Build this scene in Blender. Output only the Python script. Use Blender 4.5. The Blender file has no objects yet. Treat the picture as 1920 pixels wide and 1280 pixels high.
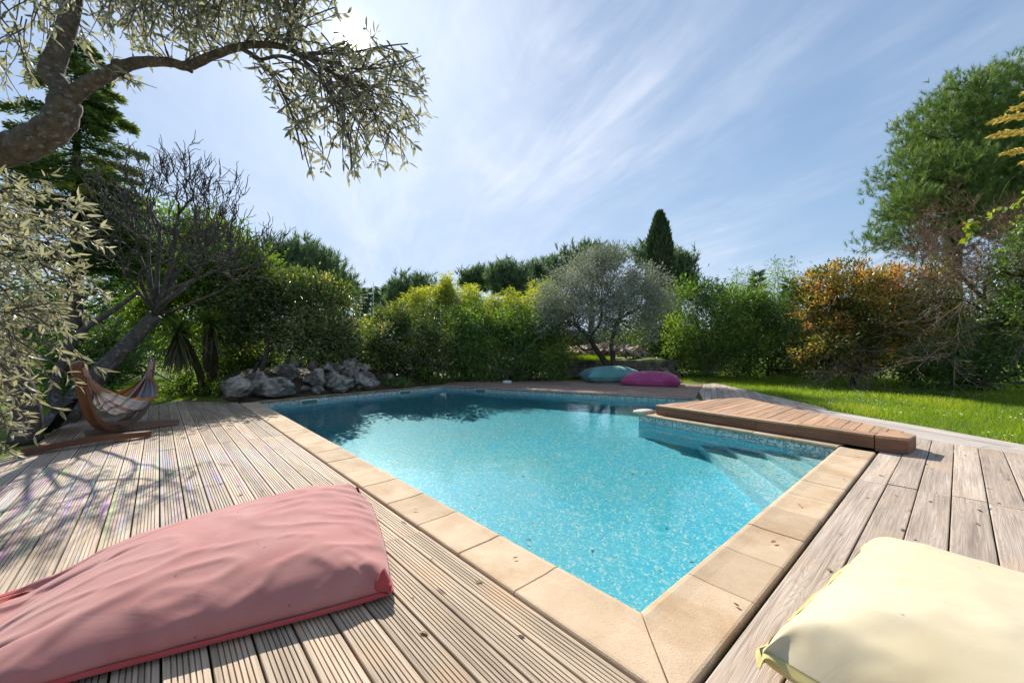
import bpy, bmesh, math, random
import numpy as np
from mathutils import Vector, Matrix, noise

# ------------------------------------------------------------------ camera, sky, sun
SC = bpy.context.scene
COL = SC.collection
F, CX, HY, H = 750.0, 960.0, 650.0, 1.2          # focal length and horizon of the view, in photo pixels; eye height in m

cam = bpy.data.cameras.new('camera')
cam.sensor_width = 36.0
cam.lens = 36.0 * F / 1920.0
cam.shift_y = 10.0 / 1920.0
cam.clip_start = 0.05
cam.clip_end = 2000.0
camo = bpy.data.objects.new('camera', cam)
COL.objects.link(camo)
camo.location = (0, 0, H)
camo.rotation_euler = (math.radians(90), 0, 0)
SC.camera = camo

SUN_EL, SUN_AZ = math.radians(35.7), math.radians(-21.5)
SD = Vector((math.sin(SUN_AZ) * math.cos(SUN_EL), math.cos(SUN_AZ) * math.cos(SUN_EL), math.sin(SUN_EL)))
sun = bpy.data.lights.new('sun', 'SUN')
sun.energy = 4.8
sun.angle = math.radians(0.5)
sun.color = (1.0, 0.94, 0.85)
suno = bpy.data.objects.new('sun', sun)
COL.objects.link(suno)
suno.location = (-10, 25, 20)
suno.rotation_euler = SD.to_track_quat('Z', 'Y').to_euler()

W = bpy.data.worlds.new('World')
SC.world = W
W.use_nodes = True
wt = W.node_tree
wt.nodes.clear()


def N(t, typ, **kw):
    n = t.nodes.new(typ)
    for k, v in kw.items():
        if k == 'ins':
            for a, b in v.items():
                n.inputs[a].default_value = b
        else:
            setattr(n, k, v)
    return n


def math_n(t, op, a, b=None, clamp=False):
    n = t.nodes.new('ShaderNodeMath')
    n.operation = op
    n.use_clamp = clamp
    for i, x in enumerate((a, b)):
        if x is None:
            continue
        if hasattr(x, 'links'):
            t.links.new(x, n.inputs[i])
        else:
            n.inputs[i].default_value = x
    return n.outputs[0]


def mixc(t, fac, a, b, mode='MIX'):
    n = t.nodes.new('ShaderNodeMix')
    n.data_type = 'RGBA'
    n.blend_type = mode
    for i, x in ((0, fac), (6, a), (7, b)):
        if hasattr(x, 'links'):
            t.links.new(x, n.inputs[i])
        else:
            n.inputs[i].default_value = x if i == 0 else (*x, 1)
    return n.outputs[2]


def ramp(t, fac, stops, interp='LINEAR'):
    n = t.nodes.new('ShaderNodeValToRGB')
    n.color_ramp.interpolation = interp
    els = n.color_ramp.elements
    while len(els) < len(stops):
        els.new(0.5)
    for e, (p, c) in zip(els, stops):
        e.position = p
        e.color = (*c, 1) if len(c) == 3 else c
    t.links.new(fac, n.inputs[0])
    return n.outputs[0]


sky = N(wt, 'ShaderNodeTexSky', sky_type='NISHITA', sun_disc=False, sun_elevation=SUN_EL, sun_rotation=SUN_AZ,
        altitude=100, air_density=1.0, dust_density=0.6, ozone_density=2.0)
tc = N(wt, 'ShaderNodeTexCoord')
sep = N(wt, 'ShaderNodeSeparateXYZ')
wt.links.new(tc.outputs['Generated'], sep.inputs[0])
zc = math_n(wt, 'ADD', math_n(wt, 'MAXIMUM', sep.outputs[2], 0.0), 0.10)
comb = N(wt, 'ShaderNodeCombineXYZ')
wt.links.new(math_n(wt, 'DIVIDE', sep.outputs[0], zc), comb.inputs[0])
wt.links.new(math_n(wt, 'DIVIDE', sep.outputs[1], zc), comb.inputs[1])


def cirrus(ang, sx, sy, scale, detail, dist, lo, hi, off):
    m = N(wt, 'ShaderNodeMapping', vector_type='TEXTURE')
    m.inputs['Rotation'].default_value = (0, 0, math.radians(ang))
    m.inputs['Scale'].default_value = (sx, sy, 1)
    m.inputs['Location'].default_value = (off, off * .7, 0)
    wt.links.new(comb.outputs[0], m.inputs[0])
    nz = N(wt, 'ShaderNodeTexNoise', ins={'Scale': scale, 'Detail': detail, 'Roughness': 0.56, 'Distortion': dist})
    wt.links.new(m.outputs[0], nz.inputs['Vector'])
    return ramp(wt, nz.outputs[0], [(lo, (0, 0, 0)), (hi, (1, 1, 1))])


c1 = cirrus(14, 0.5, 1.7, 0.75, 9, 1.5, 0.40, 0.74, 3.1)
c2 = cirrus(24, 0.3, 1.2, 1.5, 8, 1.7, 0.44, 0.78, 7.7)
c3 = cirrus(8, 1.0, 1.7, 0.42, 5, 0.4, 0.40, 0.62, 1.3)
cl = math_n(wt, 'MULTIPLY', math_n(wt, 'ADD', math_n(wt, 'MULTIPLY', c1, 0.95), math_n(wt, 'MULTIPLY', c2, 0.45)), c3)
cl = math_n(wt, 'ADD', math_n(wt, 'ADD', cl, math_n(wt, 'MULTIPLY', c3, 0.12)), 0.05, clamp=True)
# the left of the sky is clearer
cm_ = N(wt, 'ShaderNodeMapRange', interpolation_type='SMOOTHSTEP', ins={1: -0.75, 2: 0.25, 3: 0.25, 4: 0.85})
wt.links.new(sep.outputs[0], cm_.inputs[0])
cl = math_n(wt, 'MULTIPLY', cl, cm_.outputs[0])
skyc = mixc(wt, 1.0, sky.outputs[0], (0.95, 1.03, 1.04), 'MULTIPLY')
# soft shoulder: the veil of high cloud evens the sky out towards the sun and the horizon
sr = N(wt, 'ShaderNodeSeparateColor')
wt.links.new(skyc, sr.inputs[0])
cr_ = N(wt, 'ShaderNodeCombineColor')
for i_, A_ in enumerate((3.4, 4.4, 6.1)):
    q_ = math_n(wt, 'DIVIDE', sr.outputs[i_], A_)
    wt.links.new(math_n(wt, 'DIVIDE', sr.outputs[i_], math_n(wt, 'SQRT', math_n(wt, 'ADD', math_n(wt, 'MULTIPLY', q_, q_), 1.0))), cr_.inputs[i_])
col = mixc(wt, cl, cr_.outputs[0], (5.0, 5.3, 6.0))
# aureole of the sun itself, in the sky
dotn = N(wt, 'ShaderNodeVectorMath', operation='DOT_PRODUCT')
wt.links.new(tc.outputs['Generated'], dotn.inputs[0])
dotn.inputs[1].default_value = SD
dd = math_n(wt, 'MAXIMUM', dotn.outputs['Value'], 0.0)
g1 = math_n(wt, 'MULTIPLY', math_n(wt, 'POWER', dd, 9000.0), 160.0)
g2 = math_n(wt, 'MULTIPLY', math_n(wt, 'POWER', dd, 1800.0), 3.2)
g3 = math_n(wt, 'MULTIPLY', math_n(wt, 'POWER', dd, 22.0), 0.7)
g = math_n(wt, 'ADD', math_n(wt, 'ADD', g1, g2), g3)
glow = mixc(wt, 0.0, (1.0, 0.97, 0.92), (0, 0, 0))
gm = N(wt, 'ShaderNodeVectorMath', operation='SCALE')
wt.links.new(glow, gm.inputs[0])
wt.links.new(g, gm.inputs['Scale'])
fin = mixc(wt, 1.0, col, gm.outputs[0], 'ADD')
bg = N(wt, 'ShaderNodeBackground', ins={'Strength': 0.12})
wt.links.new(fin, bg.inputs[0])
wo = N(wt, 'ShaderNodeOutputWorld')
wt.links.new(bg.outputs[0], wo.inputs[0])

SC.view_settings.view_transform = 'Standard'
SC.view_settings.look = 'None'
SC.view_settings.exposure = 0.65
SC.view_settings.gamma = 1.0
SC.render.engine = 'CYCLES'
SC.cycles.use_denoising = True
SC.cycles.max_bounces = 10
SC.cycles.transparent_max_bounces = 12
SC.cycles.diffuse_bounces = 5
SC.cycles.transmission_bounces = 6
SC.cycles.sample_clamp_indirect = 4.0
SC.cycles.sample_clamp_direct = 12.0
SC.cycles.caustics_reflective = False
SC.cycles.caustics_refractive = True

# ------------------------------------------------------------------ helpers
RNG = np.random.default_rng(7)


def P(x, y, z=0.0):
    Y = F * (H - z) / (y - HY)
    return np.array(((x - CX) / F * Y, Y, z))


def at(x, y, Y):
    return np.array(((x - CX) / F * Y, Y, H - (y - HY) / F * Y))


def unit(v):
    v = np.asarray(v, float)
    return v / np.maximum(np.linalg.norm(v, axis=-1, keepdims=True), 1e-9)


def put(name, me, mat=None, parent=None):
    o = bpy.data.objects.new(name, me)
    COL.objects.link(o)
    if mat is not None:
        me.materials.clear()
        for m in (mat if isinstance(mat, (list, tuple)) else [mat]):
            me.materials.append(m)
    if parent is not None:
        o.parent = parent
        o.matrix_parent_inverse = Matrix.Translation(-Vector(parent.location)) if not any(parent.rotation_euler) else parent.matrix_basis.inverted()
    return o


def tag(o, label=None, cat=None, group=None, kind=None):
    if label:
        o['label'] = label
    if cat:
        o['category'] = cat
    if group:
        o['group'] = group
    if kind:
        o['kind'] = kind
    return o


def empty(name, loc, label, cat, group=None):
    o = bpy.data.objects.new(name, None)
    o.empty_display_size = 0.1
    COL.objects.link(o)
    o.location = Vector([float(c) for c in loc])
    return tag(o, label, cat, group)


class MB:
    """collects geometry in world space, builds ONE mesh object"""

    def __init__(self):
        self.V, self.F, self.v, self.uv, self.mi = [], [], [], [], []
        self.n = 0

    def add(self, V, faces, v=0.5, uv=None, mi=0):
        V = np.asarray(V, float).reshape(-1, 3)
        for f in (faces if isinstance(faces, list) else [faces]):
            f = np.asarray(f, int)
            if f.size:
                self.F.append(f + self.n)
                self.mi.append(np.full(len(f), mi))
        self.V.append(V)
        self.v.append(np.broadcast_to(np.asarray(v, float), (len(V),)))
        self.uv.append(np.zeros((len(V), 2)) if uv is None else np.asarray(uv, float))
        self.n += len(V)
        return self

    def build(self, name, mat, parent=None, smooth=False):
        V = np.concatenate(self.V)
        vv = np.concatenate(self.v)
        uv = np.concatenate(self.uv)
        loops = np.concatenate([f.ravel() for f in self.F])
        tot = np.concatenate([np.full(len(f), f.shape[1]) for f in self.F])
        start = np.concatenate(([0], np.cumsum(tot)[:-1]))
        me = bpy.data.meshes.new(name)
        me.vertices.add(len(V))
        me.loops.add(len(loops))
        me.polygons.add(len(tot))
        me.vertices.foreach_set('co', V.astype(np.float32).ravel())
        me.loops.foreach_set('vertex_index', loops.astype(np.int32))
        me.polygons.foreach_set('loop_start', start.astype(np.int32))
        me.polygons.foreach_set('loop_total', tot.astype(np.int32))
        me.polygons.foreach_set('use_smooth', np.full(len(tot), smooth))
        a = me.attributes.new('v', 'FLOAT', 'POINT')
        a.data.foreach_set('value', vv.astype(np.float32))
        u = me.uv_layers.new(name='UVMap')
        u.data.foreach_set('uv', uv[loops].astype(np.float32).ravel())
        me.update()
        me.validate()
        o_ = put(name, me, mat, parent)
        if isinstance(mat, (list, tuple)):
            me.polygons.foreach_set('material_index', np.concatenate(self.mi).astype(np.int32))
        return o_


def box(mb, c, ax, ay, az, v=0.5, uvs=None):
    """box from centre and three half axes"""
    c, ax, ay, az = (np.asarray(q, float) for q in (c, ax, ay, az))
    V = np.array([c + i * ax + j * ay + k * az for k in (-1, 1) for j in (-1, 1) for i in (-1, 1)])
    Fq = [[0, 2, 3, 1], [4, 5, 7, 6], [0, 1, 5, 4], [2, 6, 7, 3], [0, 4, 6, 2], [1, 3, 7, 5]]
    uv = None
    if uvs is not None:
        la, lb = np.linalg.norm(ax), np.linalg.norm(ay)
        uv = np.array([(i * la + uvs[0], j * lb + uvs[1]) for k in (-1, 1) for j in (-1, 1) for i in (-1, 1)])
    mb.add(V, np.array(Fq), v, uv)


def tube(mb, path, rad, n=6, v=0.5, cap=True):
    p = np.asarray(path, float)
    m = len(p)
    rad = np.broadcast_to(np.asarray(rad, float), (m,))
    t = unit(np.gradient(p, axis=0))
    ref = np.array((0.13, 0.21, 0.97)) if abs(t[0][2]) < 0.9 else np.array((0.97, 0.2, 0.1))
    a = unit(np.cross(t, ref))
    b = np.cross(t, a)
    th = np.linspace(0, 2 * np.pi, n, endpoint=False)
    V = p[:, None] + rad[:, None, None] * (np.cos(th)[None, :, None] * a[:, None] + np.sin(th)[None, :, None] * b[:, None])
    i = np.arange(m - 1)[:, None] * n
    j = np.arange(n)[None]
    k = (j + 1) % n
    q = np.stack((i + j, i + k, i + n + k, i + n + j), -1).reshape(-1, 4)
    L = np.concatenate(([0], np.cumsum(np.linalg.norm(np.diff(p, axis=0), axis=1))))
    uv = np.stack((np.broadcast_to(th / 6.283, (m, n)), np.broadcast_to(L[:, None], (m, n))), -1).reshape(-1, 2)
    fs = [q]
    if cap and n > 2:
        fs += [np.arange(n)[None, ::-1], (np.arange(n) + (m - 1) * n)[None]]
    mb.add(V.reshape(-1, 3), fs, v, uv)


def curve(pts, n=8):
    """Catmull-Rom through pts (rows may hold extra columns such as the radius)"""
    p = np.asarray(pts, float)
    q = np.vstack((2 * p[0] - p[1], p, 2 * p[-1] - p[-2]))
    out = []
    for i in range(len(p) - 1):
        a, b, c, d = q[i:i + 4]
        for s in np.linspace(0, 1, n, endpoint=False):
            out.append(0.5 * (2 * b + (c - a) * s + (2 * a - 5 * b + 4 * c - d) * s * s + (3 * b - a - 3 * c + d) * s ** 3))
    out.append(p[-1])
    return np.array(out)


def leaves(mb, pos, d, L, ratio, v, rng, k=4, nup=0.5, bend=0.0):
    """leaf blades: k=3 needles, k=4 rhombs, k=6 lance shaped; every array has one row per leaf"""
    n = len(pos)
    d = unit(d)
    L = np.broadcast_to(np.asarray(L, float), (n,))[:, None]
    nr = rng.normal(size=(n, 3)) * 0.8 + np.array((0, 0, nup))
    s = unit(np.cross(d, nr))
    up = np.cross(s, d)
    Wd = L * ratio * 0.5
    if k == 3:
        V = np.stack((pos - s * Wd, pos + s * Wd, pos + d * L), 1)
    elif k == 4:
        mid = pos + d * L * 0.45
        f = up * Wd * 0.35
        V = np.stack((pos, mid + s * Wd + f, pos + d * L - up * L * bend, mid - s * Wd + f), 1)
    else:
        m1, m2 = pos + d * L * 0.3 + up * L * bend * 0.3, pos + d * L * 0.68 + up * L * bend * 0.2
        V = np.stack((pos, m1 + s * Wd, m2 + s * Wd * 0.8, pos + d * L - up * L * bend * 0.6, m2 - s * Wd * 0.8, m1 - s * Wd), 1)
    vv = np.repeat(np.broadcast_to(np.asarray(v, float), (n,)), k)
    mb.add(V.reshape(-1, 3), np.arange(n * k).reshape(n, k), np.clip(vv, 0, 1))


def rand_unit(rng, n):
    return unit(rng.normal(size=(n, 3)))


def blob(px, py, Y, rx, ry, rd=None):
    """ellipsoid of foliage: middle seen at (px, py) at the distance Y, radii in photo pixels (rd in metres)"""
    c = at(px, py, Y)
    a, b = rx / F * Y, ry / F * Y
    return (*c, a, (a + b) / 2 if rd is None else rd, b)


def clumps(rng, blobs, ncl, shell=(0.5, 1.0), zmin=None, ragged=0.12):
    B = np.array(blobs, float)
    w = (B[:, 3] * B[:, 5] + B[:, 3] * B[:, 4] + B[:, 4] * B[:, 5])
    i = rng.choice(len(B), ncl, p=w / w.sum())
    u = rand_unit(rng, ncl)
    r = rng.uniform(shell[0] ** 2, shell[1] ** 2, ncl) ** 0.5
    r = r * (1 + rng.normal(size=ncl) * ragged)
    c = B[i, :3] + u * r[:, None] * B[i, 3:6]
    # leave out clumps deep inside another blob
    keep = np.ones(ncl, bool)
    for k in range(len(B)):
        q = np.linalg.norm((c - B[k, :3]) / B[k, 3:6], axis=1)
        keep &= ~((q < shell[0]) & (i != k))
    if zmin is not None:
        keep &= c[:, 2] > zmin
    return c[keep], unit(u / B[i, 3:6])[keep]


def foliage(mb, rng, blobs, ncl, nper, cr, L, ratio, shell=(0.5, 1.0), up=0.0, k=4, out=0.7, zmin=None, ragged=0.12, bias=0.5, spread=0.2, nup=0.5,
            flat=0.75, lumps=None):
    if lumps:
        lb = lumpify(rng, blobs, lumps[0], lumps[1])
        c1, u1 = clumps(rng, lb, int(ncl * 0.78), (0.75, 1.05), zmin, 0.08)
        c2, u2 = clumps(rng, blobs, int(ncl * 0.22), (0.1, 0.85), zmin, 0.05)
        L0 = np.array([q[:3] for q in lb])
        tone = rng.normal(size=len(lb)) * 0.16
        c, u = np.vstack((c1, c2)), np.vstack((u1, u2))
        near = np.argmin(((c[:, None] - L0[None]) ** 2).sum(-1), 1)
        tone = tone[near]
    else:
        c, u = clumps(rng, blobs, ncl, shell, zmin, ragged)
        tone = np.zeros(len(c))
    m = len(c)
    cnt = rng.poisson(nper, m) + 1
    idx = np.repeat(np.arange(m), cnt)
    n = len(idx)
    size = cr * rng.uniform(0.6, 1.4, m)
    g = rng.normal(size=(n, 3)) * np.array((1, 1, flat))
    pos = c[idx] + g * size[idx][:, None]
    if zmin is not None:
        pos[:, 2] = np.maximum(pos[:, 2], zmin + 0.02 + rng.random(n) * 0.1)
    d = unit(u[idx] * out + unit(g) * 0.6 + rng.normal(size=(n, 3)) * 0.5 + np.array((0, 0, up)))
    v = bias + tone[idx] + rng.normal(size=m)[idx] * spread * 0.6 + rng.normal(size=n) * spread
    leaves(mb, pos, d, L * rng.uniform(0.65, 1.3, n), ratio, v, rng, k, nup)
    return c


def lumpify(rng, blobs, n, r, shell=(0.55, 0.95)):
    """break big ellipsoids up into rounded boughs"""
    c, u = clumps(rng, blobs, n, shell, None, 0.08)
    q = r * rng.uniform(0.6, 1.35, len(c))
    return [(*a, b, b, b * 0.8) for a, b in zip(c, q)]


def limbs(mb, rng, base, tips, r0, r1=0.012, n=5, sag=0.1):
    """boughs from a fork to clump middles"""
    for t in tips:
        a, b = np.asarray(base, float), np.asarray(t, float)
        l = np.linalg.norm(b - a)
        m = (a + b) / 2 + rng.normal(size=3) * l * 0.1 - np.array((0, 0, 1)) * l * sag
        p = curve([a, m, b], 4)
        tube(mb, p, np.linspace(r0, r1, len(p)), n)


# ------------------------------------------------------------------ materials
def new_mat(name):
    m = bpy.data.materials.new(name)
    m.use_nodes = True
    t = m.node_tree
    t.nodes.clear()
    out = t.nodes.new('ShaderNodeOutputMaterial')
    return m, t, out


def leafmat(name, stops, trans=0.35, rough=0.45, spec=0.5, tint=(1.25, 1.3, 0.55)):
    m, t, out = new_mat(name)
    a = N(t, 'ShaderNodeAttribute', attribute_name='v')
    c = ramp(t, a.outputs['Fac'], stops)
    p = N(t, 'ShaderNodeBsdfPrincipled', ins={'Roughness': rough, 'Specular IOR Level': spec})
    t.links.new(c, p.inputs['Base Color'])
    tr = N(t, 'ShaderNodeBsdfTranslucent')
    t.links.new(mixc(t, 1.0, c, tint, 'MULTIPLY'), tr.inputs[0])
    mx = N(t, 'ShaderNodeMixShader', ins={0: trans})
    t.links.new(p.outputs[0], mx.inputs[1])
    t.links.new(tr.outputs[0], mx.inputs[2])
    t.links.new(mx.outputs[0], out.inputs[0])
    return m


def bumpn(t, h, strength, dist=0.02):
    b = N(t, 'ShaderNodeBump', ins={'Strength': strength, 'Distance': dist})
    t.links.new(h, b.inputs['Height'])
    return b.outputs[0]


def noisen(t, vec, scale, detail=4, rough=0.55, dist=0.0, out=0):
    n = N(t, 'ShaderNodeTexNoise', ins={'Scale': scale, 'Detail': detail, 'Roughness': rough, 'Distortion': dist})
    if vec is not None:
        t.links.new(vec, n.inputs['Vector'])
    return n.outputs[out]


def mapping(t, vec, scale=(1, 1, 1), rot=(0, 0, 0), loc=(0, 0, 0)):
    m = N(t, 'ShaderNodeMapping')
    m.inputs['Scale'].default_value = scale
    m.inputs['Rotation'].default_value = rot
    m.inputs['Location'].default_value = loc
    t.links.new(vec, m.inputs[0])
    return m.outputs[0]


def barkmat(name, a, b, scale=8.0, lichen=None, stretch=(1, 1, 0.35)):
    m, t, out = new_mat(name)
    tcn = N(t, 'ShaderNodeTexCoord')
    vec = mapping(t, tcn.outputs['Object'], stretch)
    n1 = noisen(t, vec, scale, 8, 0.65)
    c = ramp(t, n1, [(0.3, a), (0.7, b)])
    if lichen:
        n2 = noisen(t, tcn.outputs['Object'], scale * 1.6, 5, 0.6)
        c = mixc(t, ramp(t, n2, [(0.56, (0, 0, 0)), (0.64, (1, 1, 1))]), c, lichen)
    p = N(t, 'ShaderNodeBsdfPrincipled', ins={'Roughness': 0.85, 'Specular IOR Level': 0.2})
    t.links.new(c, p.inputs['Base Color'])
    t.links.new(bumpn(t, n1, 1.0, 0.04), p.inputs['Normal'])
    t.links.new(p.outputs[0], out.inputs[0])
    return m


def woodmat(name, dark, light, warm, grain=1.0, knots=0.5, paint=None, rough=0.75, fine=60.0):
    """boards: UV u = metres across, v = metres along; attribute v = one random value per board"""
    m, t, out = new_mat(name)
    uv = N(t, 'ShaderNodeUVMap')
    a = N(t, 'ShaderNodeAttribute', attribute_name='v')
    offs = N(t, 'ShaderNodeCombineXYZ')
    t.links.new(math_n(t, 'MULTIPLY', a.outputs['Fac'], 37.0), offs.inputs[2])
    av = N(t, 'ShaderNodeVectorMath', operation='ADD')
    t.links.new(uv.outputs[0], av.inputs[0])
    t.links.new(offs.outputs[0], av.inputs[1])
    vec = av.outputs[0]
    streak = noisen(t, mapping(t, vec, (fine, 1.6, 1)), 1.0, 6, 0.65)
    big = noisen(t, mapping(t, vec, (9.0, 1.1, 1)), 1.0, 3, 0.5)
    # growth rings: contour lines of a slow stretched noise give cathedral grain
    ring = noisen(t, mapping(t, vec, (9.0, 0.55, 1)), 1.0, 2.2, 0.42)
    rg = math_n(t, 'FRACT', math_n(t, 'MULTIPLY', ring, 30.0))
    rg = ramp(t, rg, [(0.0, (0.2,) * 3), (0.25, (1,) * 3), (0.8, (0.7,) * 3), (1.0, (0.1,) * 3)])
    f = math_n(t, 'ADD', math_n(t, 'MULTIPLY', streak, 0.75), math_n(t, 'MULTIPLY', big, 0.35))
    c = ramp(t, f, [(0.35, dark), (0.72, light)])
    c = mixc(t, math_n(t, 'MULTIPLY', math_n(t, 'SUBTRACT', 1.0, rg), 0.42 * grain), c, dark)
    w2 = noisen(t, mapping(t, vec, (5, 2.4, 1)), 1.0, 3, 0.5)
    c = mixc(t, ramp(t, w2, [(0.52, (0, 0, 0)), (0.72, (0.7, 0.7, 0.7))]), c, warm)
    kn = N(t, 'ShaderNodeTexVoronoi', ins={'Scale': 1.0, 'Randomness': 1.0})
    t.links.new(mapping(t, vec, (6.5, 2.2, 1)), kn.inputs['Vector'])
    c = mixc(t, ramp(t, kn.outputs['Distance'], [(0.05, (knots,) * 3), (0.10, (0, 0, 0))]), c, tuple(x * 0.3 for x in dark))
    br = N(t, 'ShaderNodeMapRange', ins={1: 0.0, 2: 1.0, 3: 0.80, 4: 1.16})
    t.links.new(a.outputs['Fac'], br.inputs[0])
    c = mixc(t, 1.0, c, br.outputs[0], 'MULTIPLY')
    if paint:
        tcn = N(t, 'ShaderNodeTexCoord')
        hue = noisen(t, mapping(t, vec, (46, 0.55, 1)), 1.0, 2, 0.5, out=1)
        hs = N(t, 'ShaderNodeHueSaturation', ins={'Saturation': 2.4, 'Value': 1.05})
        t.links.new(hue, hs.inputs['Color'])
        pm = noisen(t, mapping(t, vec, (40, 1.1, 1), loc=(3, 5, 1)), 1.0, 3, 0.6)
        pm = ramp(t, pm, [(0.50, (0, 0, 0)), (0.60, (1, 1, 1))])
        dv = N(t, 'ShaderNodeVectorMath', operation='DISTANCE')
        t.links.new(tcn.outputs['Object'], dv.inputs[0])
        dv.inputs[1].default_value = paint
        pa = N(t, 'ShaderNodeMapRange', interpolation_type='SMOOTHSTEP', ins={1: 0.4, 2: 2.6, 3: 0.85, 4: 0.0})
        t.links.new(dv.outputs['Value'], pa.inputs[0])
        patch = noisen(t, tcn.outputs['Object'], 1.1, 3)
        pa2 = math_n(t, 'MULTIPLY', pa.outputs[0], ramp(t, patch, [(0.38, (0.25,) * 3), (0.6, (1, 1, 1))]))
        c = mixc(t, math_n(t, 'MULTIPLY', math_n(t, 'MULTIPLY', pm, pa2), 0.95), c, hs.outputs[0])
        # whitish wash below the colours
        c = mixc(t, math_n(t, 'MULTIPLY', pa2, 0.30), c, (0.62, 0.60, 0.66))
    p = N(t, 'ShaderNodeBsdfPrincipled', ins={'Roughness': rough, 'Specular IOR Level': 0.35})
    t.links.new(c, p.inputs['Base Color'])
    hgt = math_n(t, 'ADD', math_n(t, 'MULTIPLY', streak, 0.6), math_n(t, 'MULTIPLY', rg, 0.4 * grain))
    t.links.new(bumpn(t, hgt, 0.35, 0.006), p.inputs['Normal'])
    t.links.new(p.outputs[0], out.inputs[0])
    return m


def stonemat(name, a, b, dirt, scale=6.0, bump=0.5, dirtlo=0.5, dirthi=0.75, fine=90.0):
    m, t, out = new_mat(name)
    tcn = N(t, 'ShaderNodeTexCoord')
    o = tcn.outputs['Object']
    n1 = noisen(t, o, scale, 6, 0.6)
    n2 = noisen(t, o, fine, 4, 0.7)
    n3 = noisen(t, o, scale * 0.45, 6, 0.65, 0.4)
    at_ = N(t, 'ShaderNodeAttribute', attribute_name='v')
    c = ramp(t, n1, [(0.3, a), (0.7, b)])
    c = mixc(t, ramp(t, n3, [(dirtlo, (0, 0, 0)), (dirthi, (0.85,) * 3)]), c, dirt)
    c = mixc(t, ramp(t, n2, [(0.30, (0.55,) * 3), (0.45, (0, 0, 0))]), c, tuple(x * 0.55 for x in a))
    br = N(t, 'ShaderNodeMapRange', ins={1: 0.0, 2: 1.0, 3: 0.86, 4: 1.12})
    t.links.new(at_.outputs['Fac'], br.inputs[0])
    c = mixc(t, 1.0, c, br.outputs[0], 'MULTIPLY')
    p = N(t, 'ShaderNodeBsdfPrincipled', ins={'Roughness': 0.85, 'Specular IOR Level': 0.25})
    t.links.new(c, p.inputs['Base Color'])
    h = math_n(t, 'ADD', math_n(t, 'MULTIPLY', n2, 0.35), n1)
    t.links.new(bumpn(t, h, bump, 0.02), p.inputs['Normal'])
    t.links.new(p.outputs[0], out.inputs[0])
    return m


def plainmat(name, c, rough=0.6, spec=0.4, bump=0.0, scale=20.0, var=0.12, metal=0.0):
    m, t, out = new_mat(name)
    tcn = N(t, 'ShaderNodeTexCoord')
    n1 = noisen(t, tcn.outputs['Object'], scale, 5, 0.6)
    k = ramp(t, n1, [(0.25, tuple(x * (1 - 2 * var) for x in c)), (0.75, tuple(min(1, x * (1 + 2 * var)) for x in c))])
    p = N(t, 'ShaderNodeBsdfPrincipled', ins={'Roughness': rough, 'Specular IOR Level': spec, 'Metallic': metal})
    t.links.new(k, p.inputs['Base Color'])
    if bump:
        t.links.new(bumpn(t, n1, bump, 0.01), p.inputs['Normal'])
    t.links.new(p.outputs[0], out.inputs[0])
    return m


def clothmat(name, c, fade, spot, streak=0.5):
    m, t, out = new_mat(name)
    tcn = N(t, 'ShaderNodeTexCoord')
    o = tcn.outputs['Object']
    n1 = noisen(t, o, 2.2, 5, 0.6, 0.6)
    n2 = noisen(t, o, 420, 2, 0.5)
    n3 = noisen(t, o, 9.0, 5, 0.7, 0.5)
    k = mixc(t, ramp(t, n1, [(0.35, (0, 0, 0)), (0.65, (1, 1, 1))]), c, fade)
    k = mixc(t, ramp(t, n3, [(0.60, (0, 0, 0)), (0.78, (streak,) * 3)]), k, spot)
    sp = N(t, 'ShaderNodeTexVoronoi', ins={'Scale': 9.0})
    t.links.new(o, sp.inputs['Vector'])
    k = mixc(t, ramp(t, sp.outputs['Distance'], [(0.035, (0.6,) * 3), (0.07, (0, 0, 0))]), k, tuple(x * 0.45 for x in spot))
    p = N(t, 'ShaderNodeBsdfPrincipled', ins={'Roughness': 0.85, 'Specular IOR Level': 0.25, 'Sheen Weight': 0.25})
    t.links.new(k, p.inputs['Base Color'])
    wr = noisen(t, mapping(t, o, (1, 1.0, 2)), 7.0, 4, 0.55, 0.8)
    cre = noisen(t, mapping(t, o, (1.0, 2.2, 1.0), (0, 0, 0.5)), 2.6, 3, 0.5, 1.2)
    cre = math_n(t, 'ABSOLUTE', math_n(t, 'SUBTRACT', cre, 0.5))
    cre = math_n(t, 'MINIMUM', math_n(t, 'MULTIPLY', cre, 9.0), 1.0)
    h = math_n(t, 'ADD', math_n(t, 'ADD', math_n(t, 'MULTIPLY', n2, 0.10), math_n(t, 'MULTIPLY', wr, 0.35)), math_n(t, 'MULTIPLY', cre, 0.12))
    t.links.new(bumpn(t, h, 0.12, 0.02), p.inputs['Normal'])
    t.links.new(p.outputs[0], out.inputs[0])
    return m


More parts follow.
